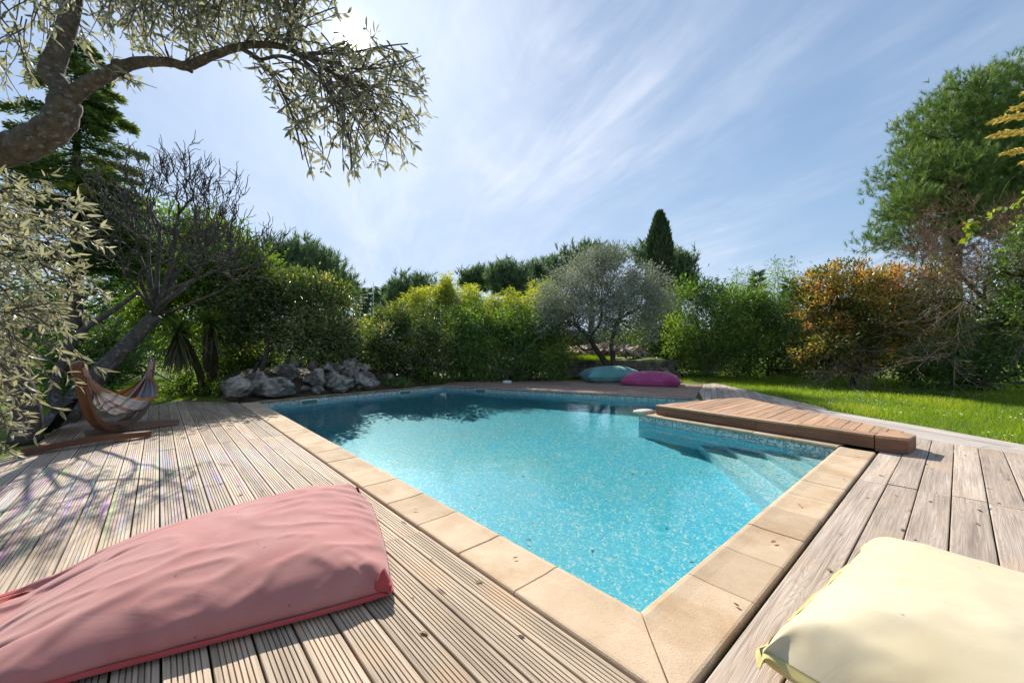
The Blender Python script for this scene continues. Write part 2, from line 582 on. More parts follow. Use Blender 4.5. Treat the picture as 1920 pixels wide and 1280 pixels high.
def tilemat(name, stops, size=0.025, grout=(0.55, 0.70, 0.72), gw=0.07):
    """glass mosaic on the UV map (metres)"""
    m, t, out = new_mat(name)
    uv = N(t, 'ShaderNodeUVMap')
    sc = mapping(t, uv.outputs[0], (1 / size, 1 / size, 1))
    fl = N(t, 'ShaderNodeVectorMath', operation='FLOOR')
    t.links.new(sc, fl.inputs[0])
    wn = N(t, 'ShaderNodeTexWhiteNoise', noise_dimensions='2D')
    t.links.new(fl.outputs[0], wn.inputs['Vector'])
    c = ramp(t, wn.outputs['Value'], stops, 'CONSTANT')
    fr = N(t, 'ShaderNodeVectorMath', operation='FRACTION')
    t.links.new(sc, fr.inputs[0])
    sx = N(t, 'ShaderNodeSeparateXYZ')
    t.links.new(fr.outputs[0], sx.inputs[0])
    e = math_n(t, 'MINIMUM', math_n(t, 'MINIMUM', sx.outputs[0], math_n(t, 'SUBTRACT', 1.0, sx.outputs[0])),
               math_n(t, 'MINIMUM', sx.outputs[1], math_n(t, 'SUBTRACT', 1.0, sx.outputs[1])))
    c = mixc(t, math_n(t, 'LESS_THAN', e, gw), c, grout)
    sh = noisen(t, uv.outputs[0], 0.9, 4, 0.6)
    c = mixc(t, ramp(t, sh, [(0.4, (0, 0, 0)), (0.75, (0.22,) * 3)]), c, (0.42, 0.55, 0.42))
    p = N(t, 'ShaderNodeBsdfPrincipled', ins={'Roughness': 0.3, 'Specular IOR Level': 0.4})
    t.links.new(c, p.inputs['Base Color'])
    t.links.new(p.outputs[0], out.inputs[0])
    return m


M = {}
M['deck_grey'] = woodmat('weathered_grooved_wood', (0.22, 0.16, 0.105), (0.60, 0.475, 0.345), (0.50, 0.34, 0.20), 0.4, 0.75, paint=(-3.6, 3.7, 0.0))
M['deck_pale'] = woodmat('weathered_smooth_wood', (0.25, 0.19, 0.145), (0.66, 0.55, 0.45), (0.55, 0.40, 0.28), 1.05, 0.95, fine=80.0)
M['deck_red'] = woodmat('red_brown_wood', (0.18, 0.10, 0.072), (0.47, 0.335, 0.265), (0.36, 0.20, 0.13), 0.5, 0.3)
M['deck_white'] = woodmat('bleached_wood', (0.30, 0.26, 0.22), (0.60, 0.54, 0.48), (0.48, 0.40, 0.32), 0.7, 0.4)
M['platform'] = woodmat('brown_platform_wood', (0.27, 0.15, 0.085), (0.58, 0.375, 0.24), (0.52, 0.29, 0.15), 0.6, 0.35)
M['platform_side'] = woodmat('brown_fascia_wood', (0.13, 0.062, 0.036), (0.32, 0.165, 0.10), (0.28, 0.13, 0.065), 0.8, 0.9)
M['stand'] = woodmat('larch_red_wood', (0.075, 0.03, 0.016), (0.19, 0.078, 0.038), (0.20, 0.085, 0.035), 0.5, 0.2, rough=0.5)
M['stand_grey'] = woodmat('greyed_larch_wood', (0.10, 0.066, 0.048), (0.24, 0.175, 0.13), (0.22, 0.125, 0.08), 0.7, 0.3, rough=0.7)
M['sleeper'] = woodmat('old_timber', (0.13, 0.10, 0.075), (0.34, 0.29, 0.23), (0.28, 0.21, 0.14), 0.6, 0.5)
M['coping'] = stonemat('sand_stone_coping', (0.50, 0.365, 0.235), (0.60, 0.46, 0.315), (0.40, 0.255, 0.135), 4.0, 0.4, 0.50, 0.72, 120.0)
M['coping_old'] = stonemat('mossy_stone_coping', (0.25, 0.18, 0.11), (0.40, 0.31, 0.20), (0.10, 0.085, 0.05), 7.0, 0.5, 0.42, 0.65)
M['grout'] = plainmat('dark_joint', (0.10, 0.08, 0.06), 0.9, 0.1)
M['boulder'] = stonemat('lichened_limestone', (0.17, 0.148, 0.12), (0.55, 0.50, 0.435), (0.07, 0.06, 0.048), 7.0, 1.0, 0.46, 0.60, 34.0)
M['drystone'] = stonemat('dark_drystone', (0.10, 0.09, 0.07), (0.24, 0.21, 0.17), (0.05, 0.055, 0.03), 4.0, 1.0, 0.45, 0.65, 30.0)
M['rubble'] = stonemat('pale_rubble', (0.34, 0.26, 0.21), (0.55, 0.45, 0.39), (0.22, 0.14, 0.10), 5.0, 0.8, 0.5, 0.7, 40.0)
M['soil'] = stonemat('dark_soil', (0.045, 0.033, 0.022), (0.09, 0.066, 0.042), (0.03, 0.035, 0.015), 6.0, 1.0, 0.45, 0.65, 40.0)
M['bark_olive'] = barkmat('olive_bark', (0.06, 0.048, 0.038), (0.21, 0.17, 0.138), 26.0, (0.30, 0.25, 0.21), (1, 1, 1))
M['bark_grey'] = barkmat('grey_bark', (0.045, 0.038, 0.034), (0.125, 0.108, 0.096), 9.0, (0.20, 0.18, 0.165))
M['bark_dark'] = barkmat('dark_bark', (0.03, 0.023, 0.017), (0.095, 0.072, 0.052), 8.0)
M['bark_red'] = barkmat('red_twig_bark', (0.13, 0.06, 0.042), (0.27, 0.14, 0.10), 6.0)
M['bark_dry'] = barkmat('dry_twig_bark', (0.16, 0.115, 0.085), (0.33, 0.26, 0.205), 6.0)
M['leaf_olive'] = leafmat('olive_leaf', [(0, (0.154, 0.1602, 0.1148)), (0.5, (0.3142, 0.308, 0.2424)), (1, (0.5298, 0.5113, 0.453))], 0.45, 0.5, 0.4, (1.05, 1.05, 0.65))
M['leaf_olive_far'] = leafmat('silver_olive_leaf', [(0, (0.101, 0.13, 0.091)), (0.5, (0.2256, 0.26, 0.2001)), (1, (0.4275, 0.455, 0.3759))], 0.3, 0.5, 0.4, (1.0, 1.0, 0.75))
M['leaf_gloss'] = leafmat('glossy_dark_leaf', [(0, (0.0435, 0.0841, 0.0319)), (0.5, (0.0899, 0.1522, 0.0522)), (1, (0.203, 0.2755, 0.0798))], 0.38, 0.36, 0.5, (1.5, 1.6, 0.35))
M['leaf_viburnum'] = leafmat('viburnum_leaf', [(0, (0.0508, 0.087, 0.0362)), (0.6, (0.116, 0.1668, 0.058)), (0.85, (0.2465, 0.2392, 0.1087)), (1, (0.493, 0.4205, 0.261))], 0.36, 0.34, 0.6, (1.4, 1.45, 0.4))
M['leaf_bamboo'] = leafmat('bamboo_leaf', [(0, (0.0595, 0.1275, 0.0374)), (0.5, (0.1275, 0.2295, 0.0595)), (1, (0.306, 0.391, 0.0935))], 0.46, 0.45, 0.4, (1.5, 1.5, 0.35))
M['leaf_yellow'] = leafmat('yellow_bamboo_leaf', [(0, (0.1785, 0.2408, 0.04)), (0.5, (0.3465, 0.3976, 0.075)), (1, (0.525, 0.5264, 0.12))], 0.5, 0.5, 0.3, (1.3, 1.25, 0.4))
M['leaf_fresh'] = leafmat('fresh_green_leaf', [(0, (0.0608, 0.1161, 0.0219)), (0.5, (0.1336, 0.209, 0.0365)), (1, (0.2916, 0.3367, 0.0608))], 0.5, 0.45, 0.4, (1.4, 1.5, 0.35))
M['leaf_laurel'] = leafmat('laurel_leaf', [(0, (0.0525, 0.105, 0.036)), (0.5, (0.1125, 0.195, 0.06)), (1, (0.27, 0.375, 0.105))], 0.38, 0.38, 0.5, (1.4, 1.5, 0.4))
M['leaf_photinia'] = leafmat('photinia_leaf', [(0, (0.0585, 0.0945, 0.025)), (0.4, (0.169, 0.2093, 0.0525)), (0.58, (0.429, 0.3645, 0.1)), (0.8, (0.715, 0.405, 0.1375)), (1, (0.754, 0.2835, 0.1375))], 0.42, 0.36, 0.5, (1.4, 1.15, 0.5))
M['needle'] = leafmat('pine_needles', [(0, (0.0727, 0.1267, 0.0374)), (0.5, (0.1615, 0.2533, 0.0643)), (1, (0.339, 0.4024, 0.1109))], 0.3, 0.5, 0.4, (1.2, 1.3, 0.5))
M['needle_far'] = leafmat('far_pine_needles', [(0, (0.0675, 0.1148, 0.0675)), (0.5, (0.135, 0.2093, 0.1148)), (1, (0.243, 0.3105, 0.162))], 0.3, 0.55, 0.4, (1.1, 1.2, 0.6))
M['needle_cedar'] = leafmat('conifer_sprays', [(0, (0.0364, 0.0829, 0.0351)), (0.45, (0.078, 0.1511, 0.0527)), (0.7, (0.1976, 0.2438, 0.0585)), (1, (0.4368, 0.3608, 0.0585))], 0.38, 0.5, 0.4, (1.3, 1.3, 0.4))
M['needle_gold'] = leafmat('golden_conifer_sprays', [(0, (0.34, 0.30, 0.09)), (0.5, (0.60, 0.50, 0.17)), (1, (0.75, 0.64, 0.27))], 0.42, 0.5, 0.4, (1.1, 1.0, 0.6))
M['leaf_cypress'] = leafmat('cypress_scale_leaf', [(0, (0.03, 0.057, 0.027)), (0.5, (0.063, 0.102, 0.045)), (1, (0.1275, 0.1575, 0.0675))], 0.2, 0.6, 0.3, (1.1, 1.2, 0.5))
M['leaf_yucca'] = leafmat('yucca_blade', [(0, (0.143, 0.0975, 0.052)), (0.3, (0.065, 0.078, 0.026)), (0.6, (0.078, 0.13, 0.0325)), (1, (0.208, 0.273, 0.052))], 0.35, 0.4, 0.5, (1.4, 1.4, 0.4))
M['grass'] = leafmat('grass_blade', [(0, (0.1008, 0.1751, 0.018)), (0.5, (0.2016, 0.309, 0.0315)), (0.9, (0.3136, 0.3914, 0.0495)), (1, (0.4704, 0.412, 0.126))], 0.5, 0.5, 0.35, (1.5, 1.5, 0.35))
M['petal'] = plainmat('white_petal', (0.80, 0.80, 0.76), 0.6, 0.2)
M['dead_leaf'] = leafmat('dead_leaf', [(0, (0.07, 0.035, 0.02)), (0.5, (0.17, 0.095, 0.045)), (1, (0.32, 0.22, 0.10))], 0.1, 0.7, 0.2, (1, 1, 1))
M['cream'] = stonemat('cream_stone', (0.56, 0.50, 0.38), (0.68, 0.62, 0.50), (0.42, 0.36, 0.26), 8.0, 0.2, 0.6, 0.85)
M['plastic'] = plainmat('off_white_plastic', (0.66, 0.68, 0.64), 0.4, 0.5)
M['flap'] = plainmat('green_grey_flap', (0.09, 0.17, 0.12), 0.4, 0.5)
M['black'] = plainmat('black_plastic_sheet', (0.012, 0.012, 0.013), 0.55, 0.4, 0.4, 9.0)
M['rope'] = plainmat('faded_rope', (0.40, 0.245, 0.19), 0.85, 0.2, 0.8, 60.0)
M['metal'] = plainmat('zinc_hook', (0.5, 0.52, 0.55), 0.3, 0.5, metal=0.9)
M['pole'] = plainmat('bleached_pole_wood', (0.40, 0.36, 0.31), 0.8, 0.2, 0.4, 12.0)
M['tile'] = tilemat('pool_mosaic', [(0, (0.045, 0.58, 0.77)), (0.32, (0.10, 0.66, 0.80)), (0.54, (0.035, 0.52, 0.74)), (0.70, (0.18, 0.70, 0.80)), (0.82, (0.40, 0.78, 0.82)), (0.91, (0.66, 0.82, 0.83))], 0.02, (0.24, 0.66, 0.76))
M['tile_step'] = tilemat('step_mosaic', [(0, (0.22, 0.66, 0.77)), (0.25, (0.40, 0.75, 0.80)), (0.45, (0.80, 0.87, 0.84)), (0.75, (0.16, 0.58, 0.72)), (0.88, (0.62, 0.82, 0.82))], 0.025, (0.45, 0.72, 0.76))
M['tile_band'] = tilemat('waterline_mosaic', [(0, (0.16, 0.27, 0.35)), (0.22, (0.40, 0.48, 0.50)), (0.40, (0.74, 0.70, 0.60)), (0.64, (0.20, 0.34, 0.43)), (0.76, (0.60, 0.60, 0.54)), (0.9, (0.11, 0.20, 0.28))], 0.025, (0.50, 0.49, 0.43))

# lawn and far ground
m, t, out = new_mat('lawn_ground')
tcn = N(t, 'ShaderNodeTexCoord')
gc = ramp(t, noisen(t, tcn.outputs['Object'], 3.0, 8, 0.65), [(0.3, (0.08, 0.11, 0.022)), (0.55, (0.14, 0.20, 0.035)), (0.75, (0.19, 0.24, 0.055))])
p = N(t, 'ShaderNodeBsdfPrincipled', ins={'Roughness': 0.9, 'Specular IOR Level': 0.1})
t.links.new(gc, p.inputs['Base Color'])
t.links.new(bumpn(t, noisen(t, tcn.outputs['Object'], 40, 5), 0.8, 0.05), p.inputs['Normal'])
t.links.new(p.outputs[0], out.inputs[0])
M['lawn'] = m

# water surface
m, t, out = new_mat('pool_water')
tcn = N(t, 'ShaderNodeTexCoord')
w1 = noisen(t, tcn.outputs['Object'], 2.6, 3, 0.5, 0.3)
w2 = noisen(t, tcn.outputs['Object'], 9.0, 2, 0.5, 0.4)
nb = bumpn(t, math_n(t, 'ADD', w1, math_n(t, 'MULTIPLY', w2, 0.25)), 0.10, 0.06)
gb = N(t, 'ShaderNodeBsdfGlass', ins={'IOR': 1.29, 'Roughness': 0.0, 'Color': (0.88, 0.985, 1.0, 1)})
t.links.new(nb, gb.inputs['Normal'])
t.links.new(gb.outputs[0], out.inputs[0])
M['water'] = m

# hammock stripes across the cloth (UV u)
m, t, out = new_mat('striped_hammock_cloth')
uv = N(t, 'ShaderNodeUVMap')
su = N(t, 'ShaderNodeSeparateXYZ')
t.links.new(uv.outputs[0], su.inputs[0])
cs = [(0.50, 0.20, 0.07), (0.42, 0.10, 0.04), (0.56, 0.34, 0.12), (0.30, 0.36, 0.42), (0.62, 0.62, 0.60), (0.34, 0.09, 0.05), (0.46, 0.40, 0.38),
      (0.60, 0.57, 0.54), (0.36, 0.42, 0.47), (0.56, 0.50, 0.46), (0.40, 0.33, 0.33), (0.64, 0.60, 0.57), (0.44, 0.40, 0.42), (0.60, 0.56, 0.53), (0.38, 0.46, 0.52), (0.56, 0.30, 0.14)]
k = ramp(t, su.outputs[0], [(i / len(cs), c) for i, c in enumerate(cs)], 'CONSTANT')
k = mixc(t, 1.0, k, (0.72, 0.70, 0.72), 'MULTIPLY')
p = N(t, 'ShaderNodeBsdfPrincipled', ins={'Roughness': 0.9, 'Specular IOR Level': 0.1})
t.links.new(k, p.inputs['Base Color'])
tl = N(t, 'ShaderNodeBsdfTranslucent')
t.links.new(k, tl.inputs[0])
mx = N(t, 'ShaderNodeMixShader', ins={0: 0.25})
t.links.new(p.outputs[0], mx.inputs[1])
t.links.new(tl.outputs[0], mx.inputs[2])
t.links.new(mx.outputs[0], out.inputs[0])
M['hammock'] = m

# ------------------------------------------------------------------ the pool
pN, pE, pT, pR, pK, pL = (np.array(q) for q in ((0.587, 1.833), (3.95, 4.84), (2.27, 7.25), (4.36, 9.47), (-2.2, 12.6), (-5.59, 8.82)))
POOL = [pN, pE, pT, pR, pK, pL]
D1, D2 = unit(pL - pN), unit(pE - pN)
N1, N2 = np.array((-D1[1], D1[0])), np.array((D2[1], -D2[0]))
if np.dot(N1, pE - pN) > 0:
    N1 = -N1
if np.dot(N2, pL - pN) > 0:
    N2 = -N2
CW = 0.336                                        # coping width
DZ = -0.025                                       # top of the decks (coping top is 0)
WZ = -0.135                                       # water level
FZ = -1.3                                        # pool floor


def poly_offset(poly, d):
    """grow a counter-clockwise polygon by d"""
    n = len(poly)
    out_ = []
    for i in range(n):
        a, b, c = poly[i - 1], poly[i], poly[(i + 1) % n]
        e1, e2 = unit(b - a), unit(c - b)
        n1, n2 = np.array((e1[1], -e1[0])), np.array((e2[1], -e2[0]))
        k_ = 1 + np.dot(n1, n2)
        out_.append(b + (n1 + n2) * d / k_)
    return out_


def flat_mesh(name, outer, holes, z, mat, **kw):
    bm = bmesh.new()
    es = []
    for lp in [outer] + holes:
        vs = [bm.verts.new((float(q[0]), float(q[1]), z)) for q in lp]
        es += [bm.edges.new((vs[i], vs[(i + 1) % len(vs)])) for i in range(len(vs))]
    bmesh.ops.triangle_fill(bm, use_beauty=True, use_dissolve=False, edges=es)
    for f_ in bm.faces:
        if f_.normal.z < 0:
            f_.normal_flip()
    me = bpy.data.meshes.new(name)
    bm.to_mesh(me)
    bm.free()
    return put(name, me, mat, **kw)


wall = poly_offset(POOL, 0.02)
hole = poly_offset(POOL, 0.05)
tag(flat_mesh('lawn', [np.array(q) for q in ((-400, -60), (400, -60), (400, 900), (-400, 900))], [hole], -0.06, M['lawn']), kind='structure')

mb = MB()
n = len(wall)
for zt, zb, mi in ((-0.02, -0.27, 1), (-0.27, FZ, 0)):
    run = 0.0
    for i in range(n):
        a, b = wall[i], wall[(i + 1) % n]
        l = np.linalg.norm(b - a)
        V = [(*a, zb), (*b, zb), (*b, zt), (*a, zt)]
        mb.add(V, np.array([[3, 2, 1, 0]]), 0.5, [(run, zb), (run + l, zb), (run + l, zt), (run, zt)], mi)
        run += l
pool = mb.build('pool_basin', [M['tile'], M['tile_band']])
tag(pool, kind='structure')
fl_ = flat_mesh('pool_floor', wall, [], FZ, M['tile'])
u_ = fl_.data.uv_layers.new(name='UVMap')
for lp in fl_.data.loops:
    q = np.array(fl_.data.vertices[lp.vertex_index].co)[:2]
    u_.data[lp.index].uv = (float(np.dot(q, D1)), float(np.dot(q, N1)))
tag(fl_, kind='structure')

eT, eN = unit(pT - pE), unit(pN - pE)
mb = MB()
inw = unit(eT + eN)
for i, s in enumerate((0.47, 0.90, 1.33, 1.75)):
    zt = WZ - 0.02 - 0.20 * (i + 1)
    a, b, c = pE - inw * 0.015, pE + eT * s, pE + eN * s * 1.02
    zb = zt - 0.20 if i < 3 else FZ + 0.001
    tri = [a, b, c]
    V = [(*q, zt) for q in tri] + [(*q, zb) for q in tri]
    uv = [(np.dot(q, D1), np.dot(q, N1)) for q in tri] + [(np.dot(q, D1), np.dot(q, N1) + 0.2) for q in tri]
    mb.add(V, [np.array([[0, 2, 1]])], 0.5, uv)
    l = np.linalg.norm(c - b)
    mb.add([(*b, zt), (*c, zt), (*c, zb), (*b, zb)], [np.array([[0, 1, 2, 3]])], 0.5, [(0, zt), (l, zt), (l, zb), (0, zb)])
tag(mb.build('pool_steps', M['tile_step']), kind='structure')

w = flat_mesh('water', poly_offset(POOL, 0.018), [], WZ, M['water'])
tag(w, kind='structure')
for p_ in w.data.polygons:
    p_.use_smooth = True
# sunlight refracted through the water reaches the mosaic (shadow caustics)
w.cycles.is_caustics_caster = True
for o_ in (pool, fl_, bpy.data.objects['pool_steps']):
    o_.cycles.is_caustics_receiver = True
sun.cycles.is_caustics_light = True
W.cycles.is_caustics_light = True

# coping stones: profile across (u from the pool edge outwards, z)
PROF = np.array([(0.035, -0.055), (0.010, -0.048), (0.0, -0.032), (0.003, -0.014), (0.016, -0.003), (0.040, 0.001), (0.075, -0.003), (0.11, -0.006), (0.32, -0.008),
                 (0.331, -0.011), (CW, -0.018), (CW, -0.055)])


def coping(mb, a, b, nrm, length, s0=None, s1=None, width=CW, jit=0.003):
    """stones from a to b; s0/s1: shift of the two ends along the run per metre outwards (mitres)"""
    e = unit(b - a)
    L = np.linalg.norm(b - a)
    k = max(1, round(L / length))
    pr = PROF.copy()
    pr[:, 0] *= width / CW
    for i in range(k):
        t0, t1 = L * i / k + 0.003, L * (i + 1) / k - 0.003
        dz, tilt = RNG.normal() * jit * 0.5, RNG.normal() * jit
        V, uv = [], []
        for u, z in pr:
            for j, tt in enumerate((t0, t0 + 0.004, t1 - 0.004, t1)):
                sh = 0.0
                if i == 0 and s0 is not None:
                    sh += s0 * u * (1 - (tt - t0) / max(t1 - t0, 1e-6))
                if i == k - 1 and s1 is not None:
                    sh += s1 * u * ((tt - t0) / max(t1 - t0, 1e-6))
                q = a + e * (tt + sh) + nrm * u
                V.append((*q, z + dz + tilt * (j - 1.5) / 3 - (0.003 if j in (0, 3) and z > -0.03 else 0)))
                uv.append((u, tt))
        m_ = len(pr)
        q = np.array([[r * 4 + c, r * 4 + c + 1, (r + 1) * 4 + c + 1, (r + 1) * 4 + c] for r in range(m_ - 1) for c in range(3)])
        ends = [np.array([[r * 4 for r in range(m_)]]), np.array([[r * 4 + 3 for r in reversed(range(m_))]])]
        mb.add(V, [q] + ends, RNG.random(), uv)


mb = MB()
coping(mb, pN, pL, N1, 0.49, s0=-1.0)
coping(mb, pN, pE, N2, 0.46, s0=-1.0)
nET = np.array((eT[1], -eT[0]))
if np.dot(nET, pN - pE) > 0:
    nET = -nET
coping(mb, pE + eT * 0.004, pT, nET, 0.5)
cop = mb.build('pool_coping', M['coping'])
tag(cop, kind='structure')
nLK = np.array((pL - pK)[::-1])
nLK = unit(np.array((-(pK - pL)[1], (pK - pL)[0])))
mb = MB()
coping(mb, pL - unit(pK - pL) * 0.0, pK, nLK, 0.5, width=0.2, jit=0.008)
tag(mb.build('far_pool_coping', M['coping_old']), kind='structure')
mb = MB()                                         # mortar bed seen in the joints
for a, b, nn in ((pN + (N1 + N2) * 0.02, pL, N1), (pN, pE, N2), (pE, pT, nET)):
    q = [a + nn * 0.02, b + nn * 0.02, b + nn * 0.325, a + nn * 0.325]
    if nn is N1:
        q[3] = pN + (N1 + N2) * 0.325
    if nn is N2:
        q[3] = pN + (N1 + N2) * 0.325
        q[0] = pN + (N1 + N2) * 0.02
    V = [(*c, -0.016) for c in q] + [(*c, -0.06) for c in q]
    mb.add(V, np.array([[0, 1, 2, 3], [0, 4, 5, 1], [1, 5, 6, 2], [2, 6, 7, 3], [3, 7, 4, 0]]))
mb.build('joint_mortar', M['grout'], cop)

# ------------------------------------------------------------------ decks


def clip_line(poly, c, d, nrm):
    """range of t along d of the line {x . nrm = c} inside a convex polygon"""
    ts = []
    k_ = len(poly)
    for i in range(k_):
        a, b = np.asarray(poly[i], float), np.asarray(poly[(i + 1) % k_], float)
        ca, cb = np.dot(a, nrm), np.dot(b, nrm)
        if (ca - c) * (cb - c) <= 0 and abs(ca - cb) > 1e-9:
            s = (c - ca) / (cb - ca)
            ts.append(np.dot(a + (b - a) * s, d))
    return (min(ts), max(ts)) if len(ts) >= 2 else None


def boards(mb, poly, d, width, gap, joints=(), groove=False, ztop=DZ, thick=0.028, origin=0.0, jitter=0.0015, stagger=0.0):
    d = unit(d)
    nrm = np.array((-d[1], d[0]))
    cs = [np.dot(q, nrm) for q in poly]
    i0 = int(math.floor((min(cs) - origin) / (width + gap)))
    i1 = int(math.ceil((max(cs) - origin) / (width + gap)))
    if groove:
        pts = [(0, -thick), (0, -0.003), (0.003, 0)]
        k_ = 7
        pitch = (width - 0.012) / k_
        for g_ in range(k_):
            s = 0.006 + g_ * pitch
            if g_ > 0:
                pts += [(s - 0.0026, 0), (s - 0.0018, -0.008), (s + 0.0018, -0.008), (s + 0.0026, 0)]
        pts += [(width - 0.003, 0), (width, -0.003), (width, -thick)]
    else:
        pts = [(0, -thick), (0, -0.005), (0.0015, -0.0015), (0.006, 0), (width - 0.006, 0), (width - 0.0015, -0.0015), (width, -0.005), (width, -thick)]
    for i in range(i0, i1):
        c0 = origin + i * (width + gap)
        eps = 0.004
        a, b = clip_line(poly, c0 + eps, d, nrm), clip_line(poly, c0 + width - eps, d, nrm)
        if a is None or b is None:
            continue
        lo, hi = max(a[0], b[0]) if False else min(a[0], b[0]), max(a[1], b[1])
        js = [j + (stagger * RNG.uniform(-1, 1)) for j in joints]
        js = sorted(j for j in js if max(a[0], b[0]) + 0.05 < j < min(a[1], b[1]) - 0.05)
        cuts = [None] + js + [None]
        for s in range(len(cuts) - 1):
            rv = RNG.random()
            dz, tilt = RNG.normal() * jitter, RNG.normal() * jitter * 0.7
            uo, vo = RNG.uniform(0, 50), RNG.uniform(0, 50)
            V, uv = [], []
            nseg = 2
            for (o, z) in pts:
                f_ = (o / width)
                t0 = a[0] + (b[0] - a[0]) * f_ if cuts[s] is None else cuts[s] + 0.003
                t1 = a[1] + (b[1] - a[1]) * f_ if cuts[s + 1] is None else cuts[s + 1] - 0.003
                for tt in (t0, t1):
                    q = nrm * (c0 + o) + d * tt
                    V.append((*q, ztop + z + dz + tilt * (f_ - 0.5)))
                    uv.append((o + uo, tt + vo))
            m_ = len(pts)
            q4 = np.array([[2 * r, 2 * r + 2, 2 * r + 3, 2 * r + 1] for r in range(m_ - 1)])
            ends = [np.array([[2 * r for r in range(m_)]])[:, ::-1], np.array([[2 * r + 1 for r in range(m_)]])]
            mb.add(V, [q4] + ends, rv, uv)


oN = pN + (N1 + N2) * (CW + 0.012)
oL = pL + N1 * (CW + 0.012)
oE = pE + N2 * (CW + 0.012)
back = unit(N1 + N2)
mb = MB()
left_poly = [oN, oL, oL + D1 * 0.35, np.array((-7.55, 9.0)), np.array((-7.6, 6.9)), np.array((-5.75, 4.75)), np.array((-5.2, 3.6)), np.array((-4.6, 0.6)), oN + back * 2.2 + N1 * 1.5, oN + back * 1.0]
gN = np.array((-D1[1], D1[0]))
boards(mb, left_poly, D1, 0.136, 0.009, joints=(2.40, 6.28, 10.1, -1.4), groove=True, origin=np.dot(oN, gN) % 0.145 + 0.0)
tag(mb.build('left_deck', M['deck_grey']), kind='structure')

mb = MB()
gE = np.array((-D2[1], D2[0]))
j2 = np.dot(np.array((3.45, 3.45)), D2)
right_poly = [oN, oN + back * 1.6, np.array((2.2, -0.9)), np.array((6.0, 0.6)), np.array((6.6, 2.6)), np.array((6.41, 3.36)), np.array((5.47, 5.31)), oE + D2 * 1.0]
boards(mb, right_poly, D2, 0.186, 0.008, joints=(j2, j2 + 3.3, j2 - 3.4), origin=np.dot(oN, gE) % 0.194 - 0.194 * 0, stagger=0.04, jitter=0.002)
tag(mb.build('right_deck', M['deck_pale']), kind='structure')

mb = MB()
strip = [np.array(q) for q in ((4.85, 8.09), (4.85, 5.25), (6.42, 2.2), (6.64, 2.3), (6.28, 7.79))]
boards(mb, strip, np.array((0.16, -1.0)), 0.15, 0.012, joints=(-6.1, -3.9), stagger=0.6, ztop=DZ - 0.008)
tag(mb.build('pale_edge_deck', M['deck_white']), kind='structure')

mb = MB()
RKd = unit(pK - pR)
nRK = np.array((RKd[1], -RKd[0]))
if np.dot(nRK, pN - pR) > 0:
    nRK = -nRK
far_poly = [pR + RKd * 0.02 - nRK * 0.015, pK - nRK * 0.015, pK + nRK * 1.1 + RKd * 0.5, np.array((2.2, 14.4)), np.array((6.2, 13.0))]
boards(mb, far_poly, RKd, 0.14, 0.006, joints=(-6, -3.5, -1.2, 1.5, 4), stagger=0.5, ztop=-0.012)
tag(mb.build('far_deck', M['deck_red']), kind='structure')
mb = MB()
link = [np.array(q) for q in ((4.85, 8.1), (6.28, 7.8), (6.62, 11.0), (6.9, 13.6), (6.12, 12.95), (4.36, 9.40))]
boards(mb, link, np.array((1.73, 3.48)), 0.14, 0.006, joints=(9.9, 12.0), stagger=0.4, ztop=-0.028)
tag(mb.build('corner_deck', M['deck_pale']), kind='structure')
# fascia under the far deck, above the water line
mb = MB()
for q0, q1 in ((pR - RKd * 0.0, pK),):
    c = (q0 + q1) / 2
    box(mb, (*(c + nRK * 0.012), -0.052), (*((q1 - q0) / 2), 0), (*(nRK * 0.012), 0), (0, 0, 0.012))
tag(mb.build('far_pool_edge', M['coping_old']), kind='structure')

# ------------------------------------------------------------------ wooden platform over the coping
plat = empty('wooden_platform', (3.9, 6.2, 0), 'low brown wooden platform overhanging the pool corner beside the steps', 'platform')
pA, pB, pB2, pC, pD = (np.array(q) for q in ((2.56, 7.12), (4.25, 4.70), (4.48, 4.52), (4.80, 4.74), (4.72, 8.25)))
ZP = 0.165
mb = MB()
fr_in = unit(pB - pA)
nf = np.array((-fr_in[1], fr_in[0]))
bw = 0.15
boards(mb, [pA + nf * (bw + .006), pB + nf * (bw + .004) , pC + np.array((0, .02)), pD], D2, 0.135, 0.006, ztop=ZP, thick=0.028, origin=0.03)
mb.build('top_boards', M['platform'], plat)
mb = MB()
boards(mb, [pA - nf * 0.01, pB - nf * 0.01, pB + nf * bw, pA + nf * bw], fr_in, bw + 0.01, 0.0, joints=(-2.2,), ztop=ZP + 0.002, thick=0.028, origin=np.dot(pA, nf) - 0.01)
mb.build('edge_board', M['platform'], plat)
mb = MB()
for q0, q1, vv in ((pA, pA + (pB - pA) * 0.56, 0.35), (pA + (pB - pA) * 0.563, pB, 0.6)):
    c = (q0 + q1) / 2 + nf * 0.028
    hx = (q1 - q0) / 2
    box(mb, (*c, 0.068), (*hx, 0), (*(nf * 0.018), 0), (0, 0, 0.064), vv, (RNG.uniform(0, 9), 0))
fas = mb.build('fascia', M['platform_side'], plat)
uvl = fas.data.uv_layers[0]
for lp in fas.data.loops:
    co = fas.data.vertices[lp.vertex_index].co
    uvl.data[lp.index].uv = (co.z * 1.0, float(np.dot((co.x, co.y), fr_in)))
mb = MB()
c = (pB + pB2) / 2 + np.array((0.14, 0.10))
ring_pts = [pB + fr_in * 0.012, pB2, pC - np.array((0.01, 0.0)), pC + np.array((-0.05, 0.2)), pB + nf * 0.2]
V = [(*q, -0.02) for q in ring_pts] + [(*q, ZP - 0.03) for i, q in enumerate(ring_pts)]
k5 = len(ring_pts)
mb.add(V, [np.array([[i, (i + 1) % k5, k5 + (i + 1) % k5, k5 + i] for i in range(k5)]), np.array([[k5 + i for i in range(k5)]])], 0.3, [(q[2], q[0] * 3 + q[1]) for q in V])
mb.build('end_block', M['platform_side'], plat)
mb = MB()
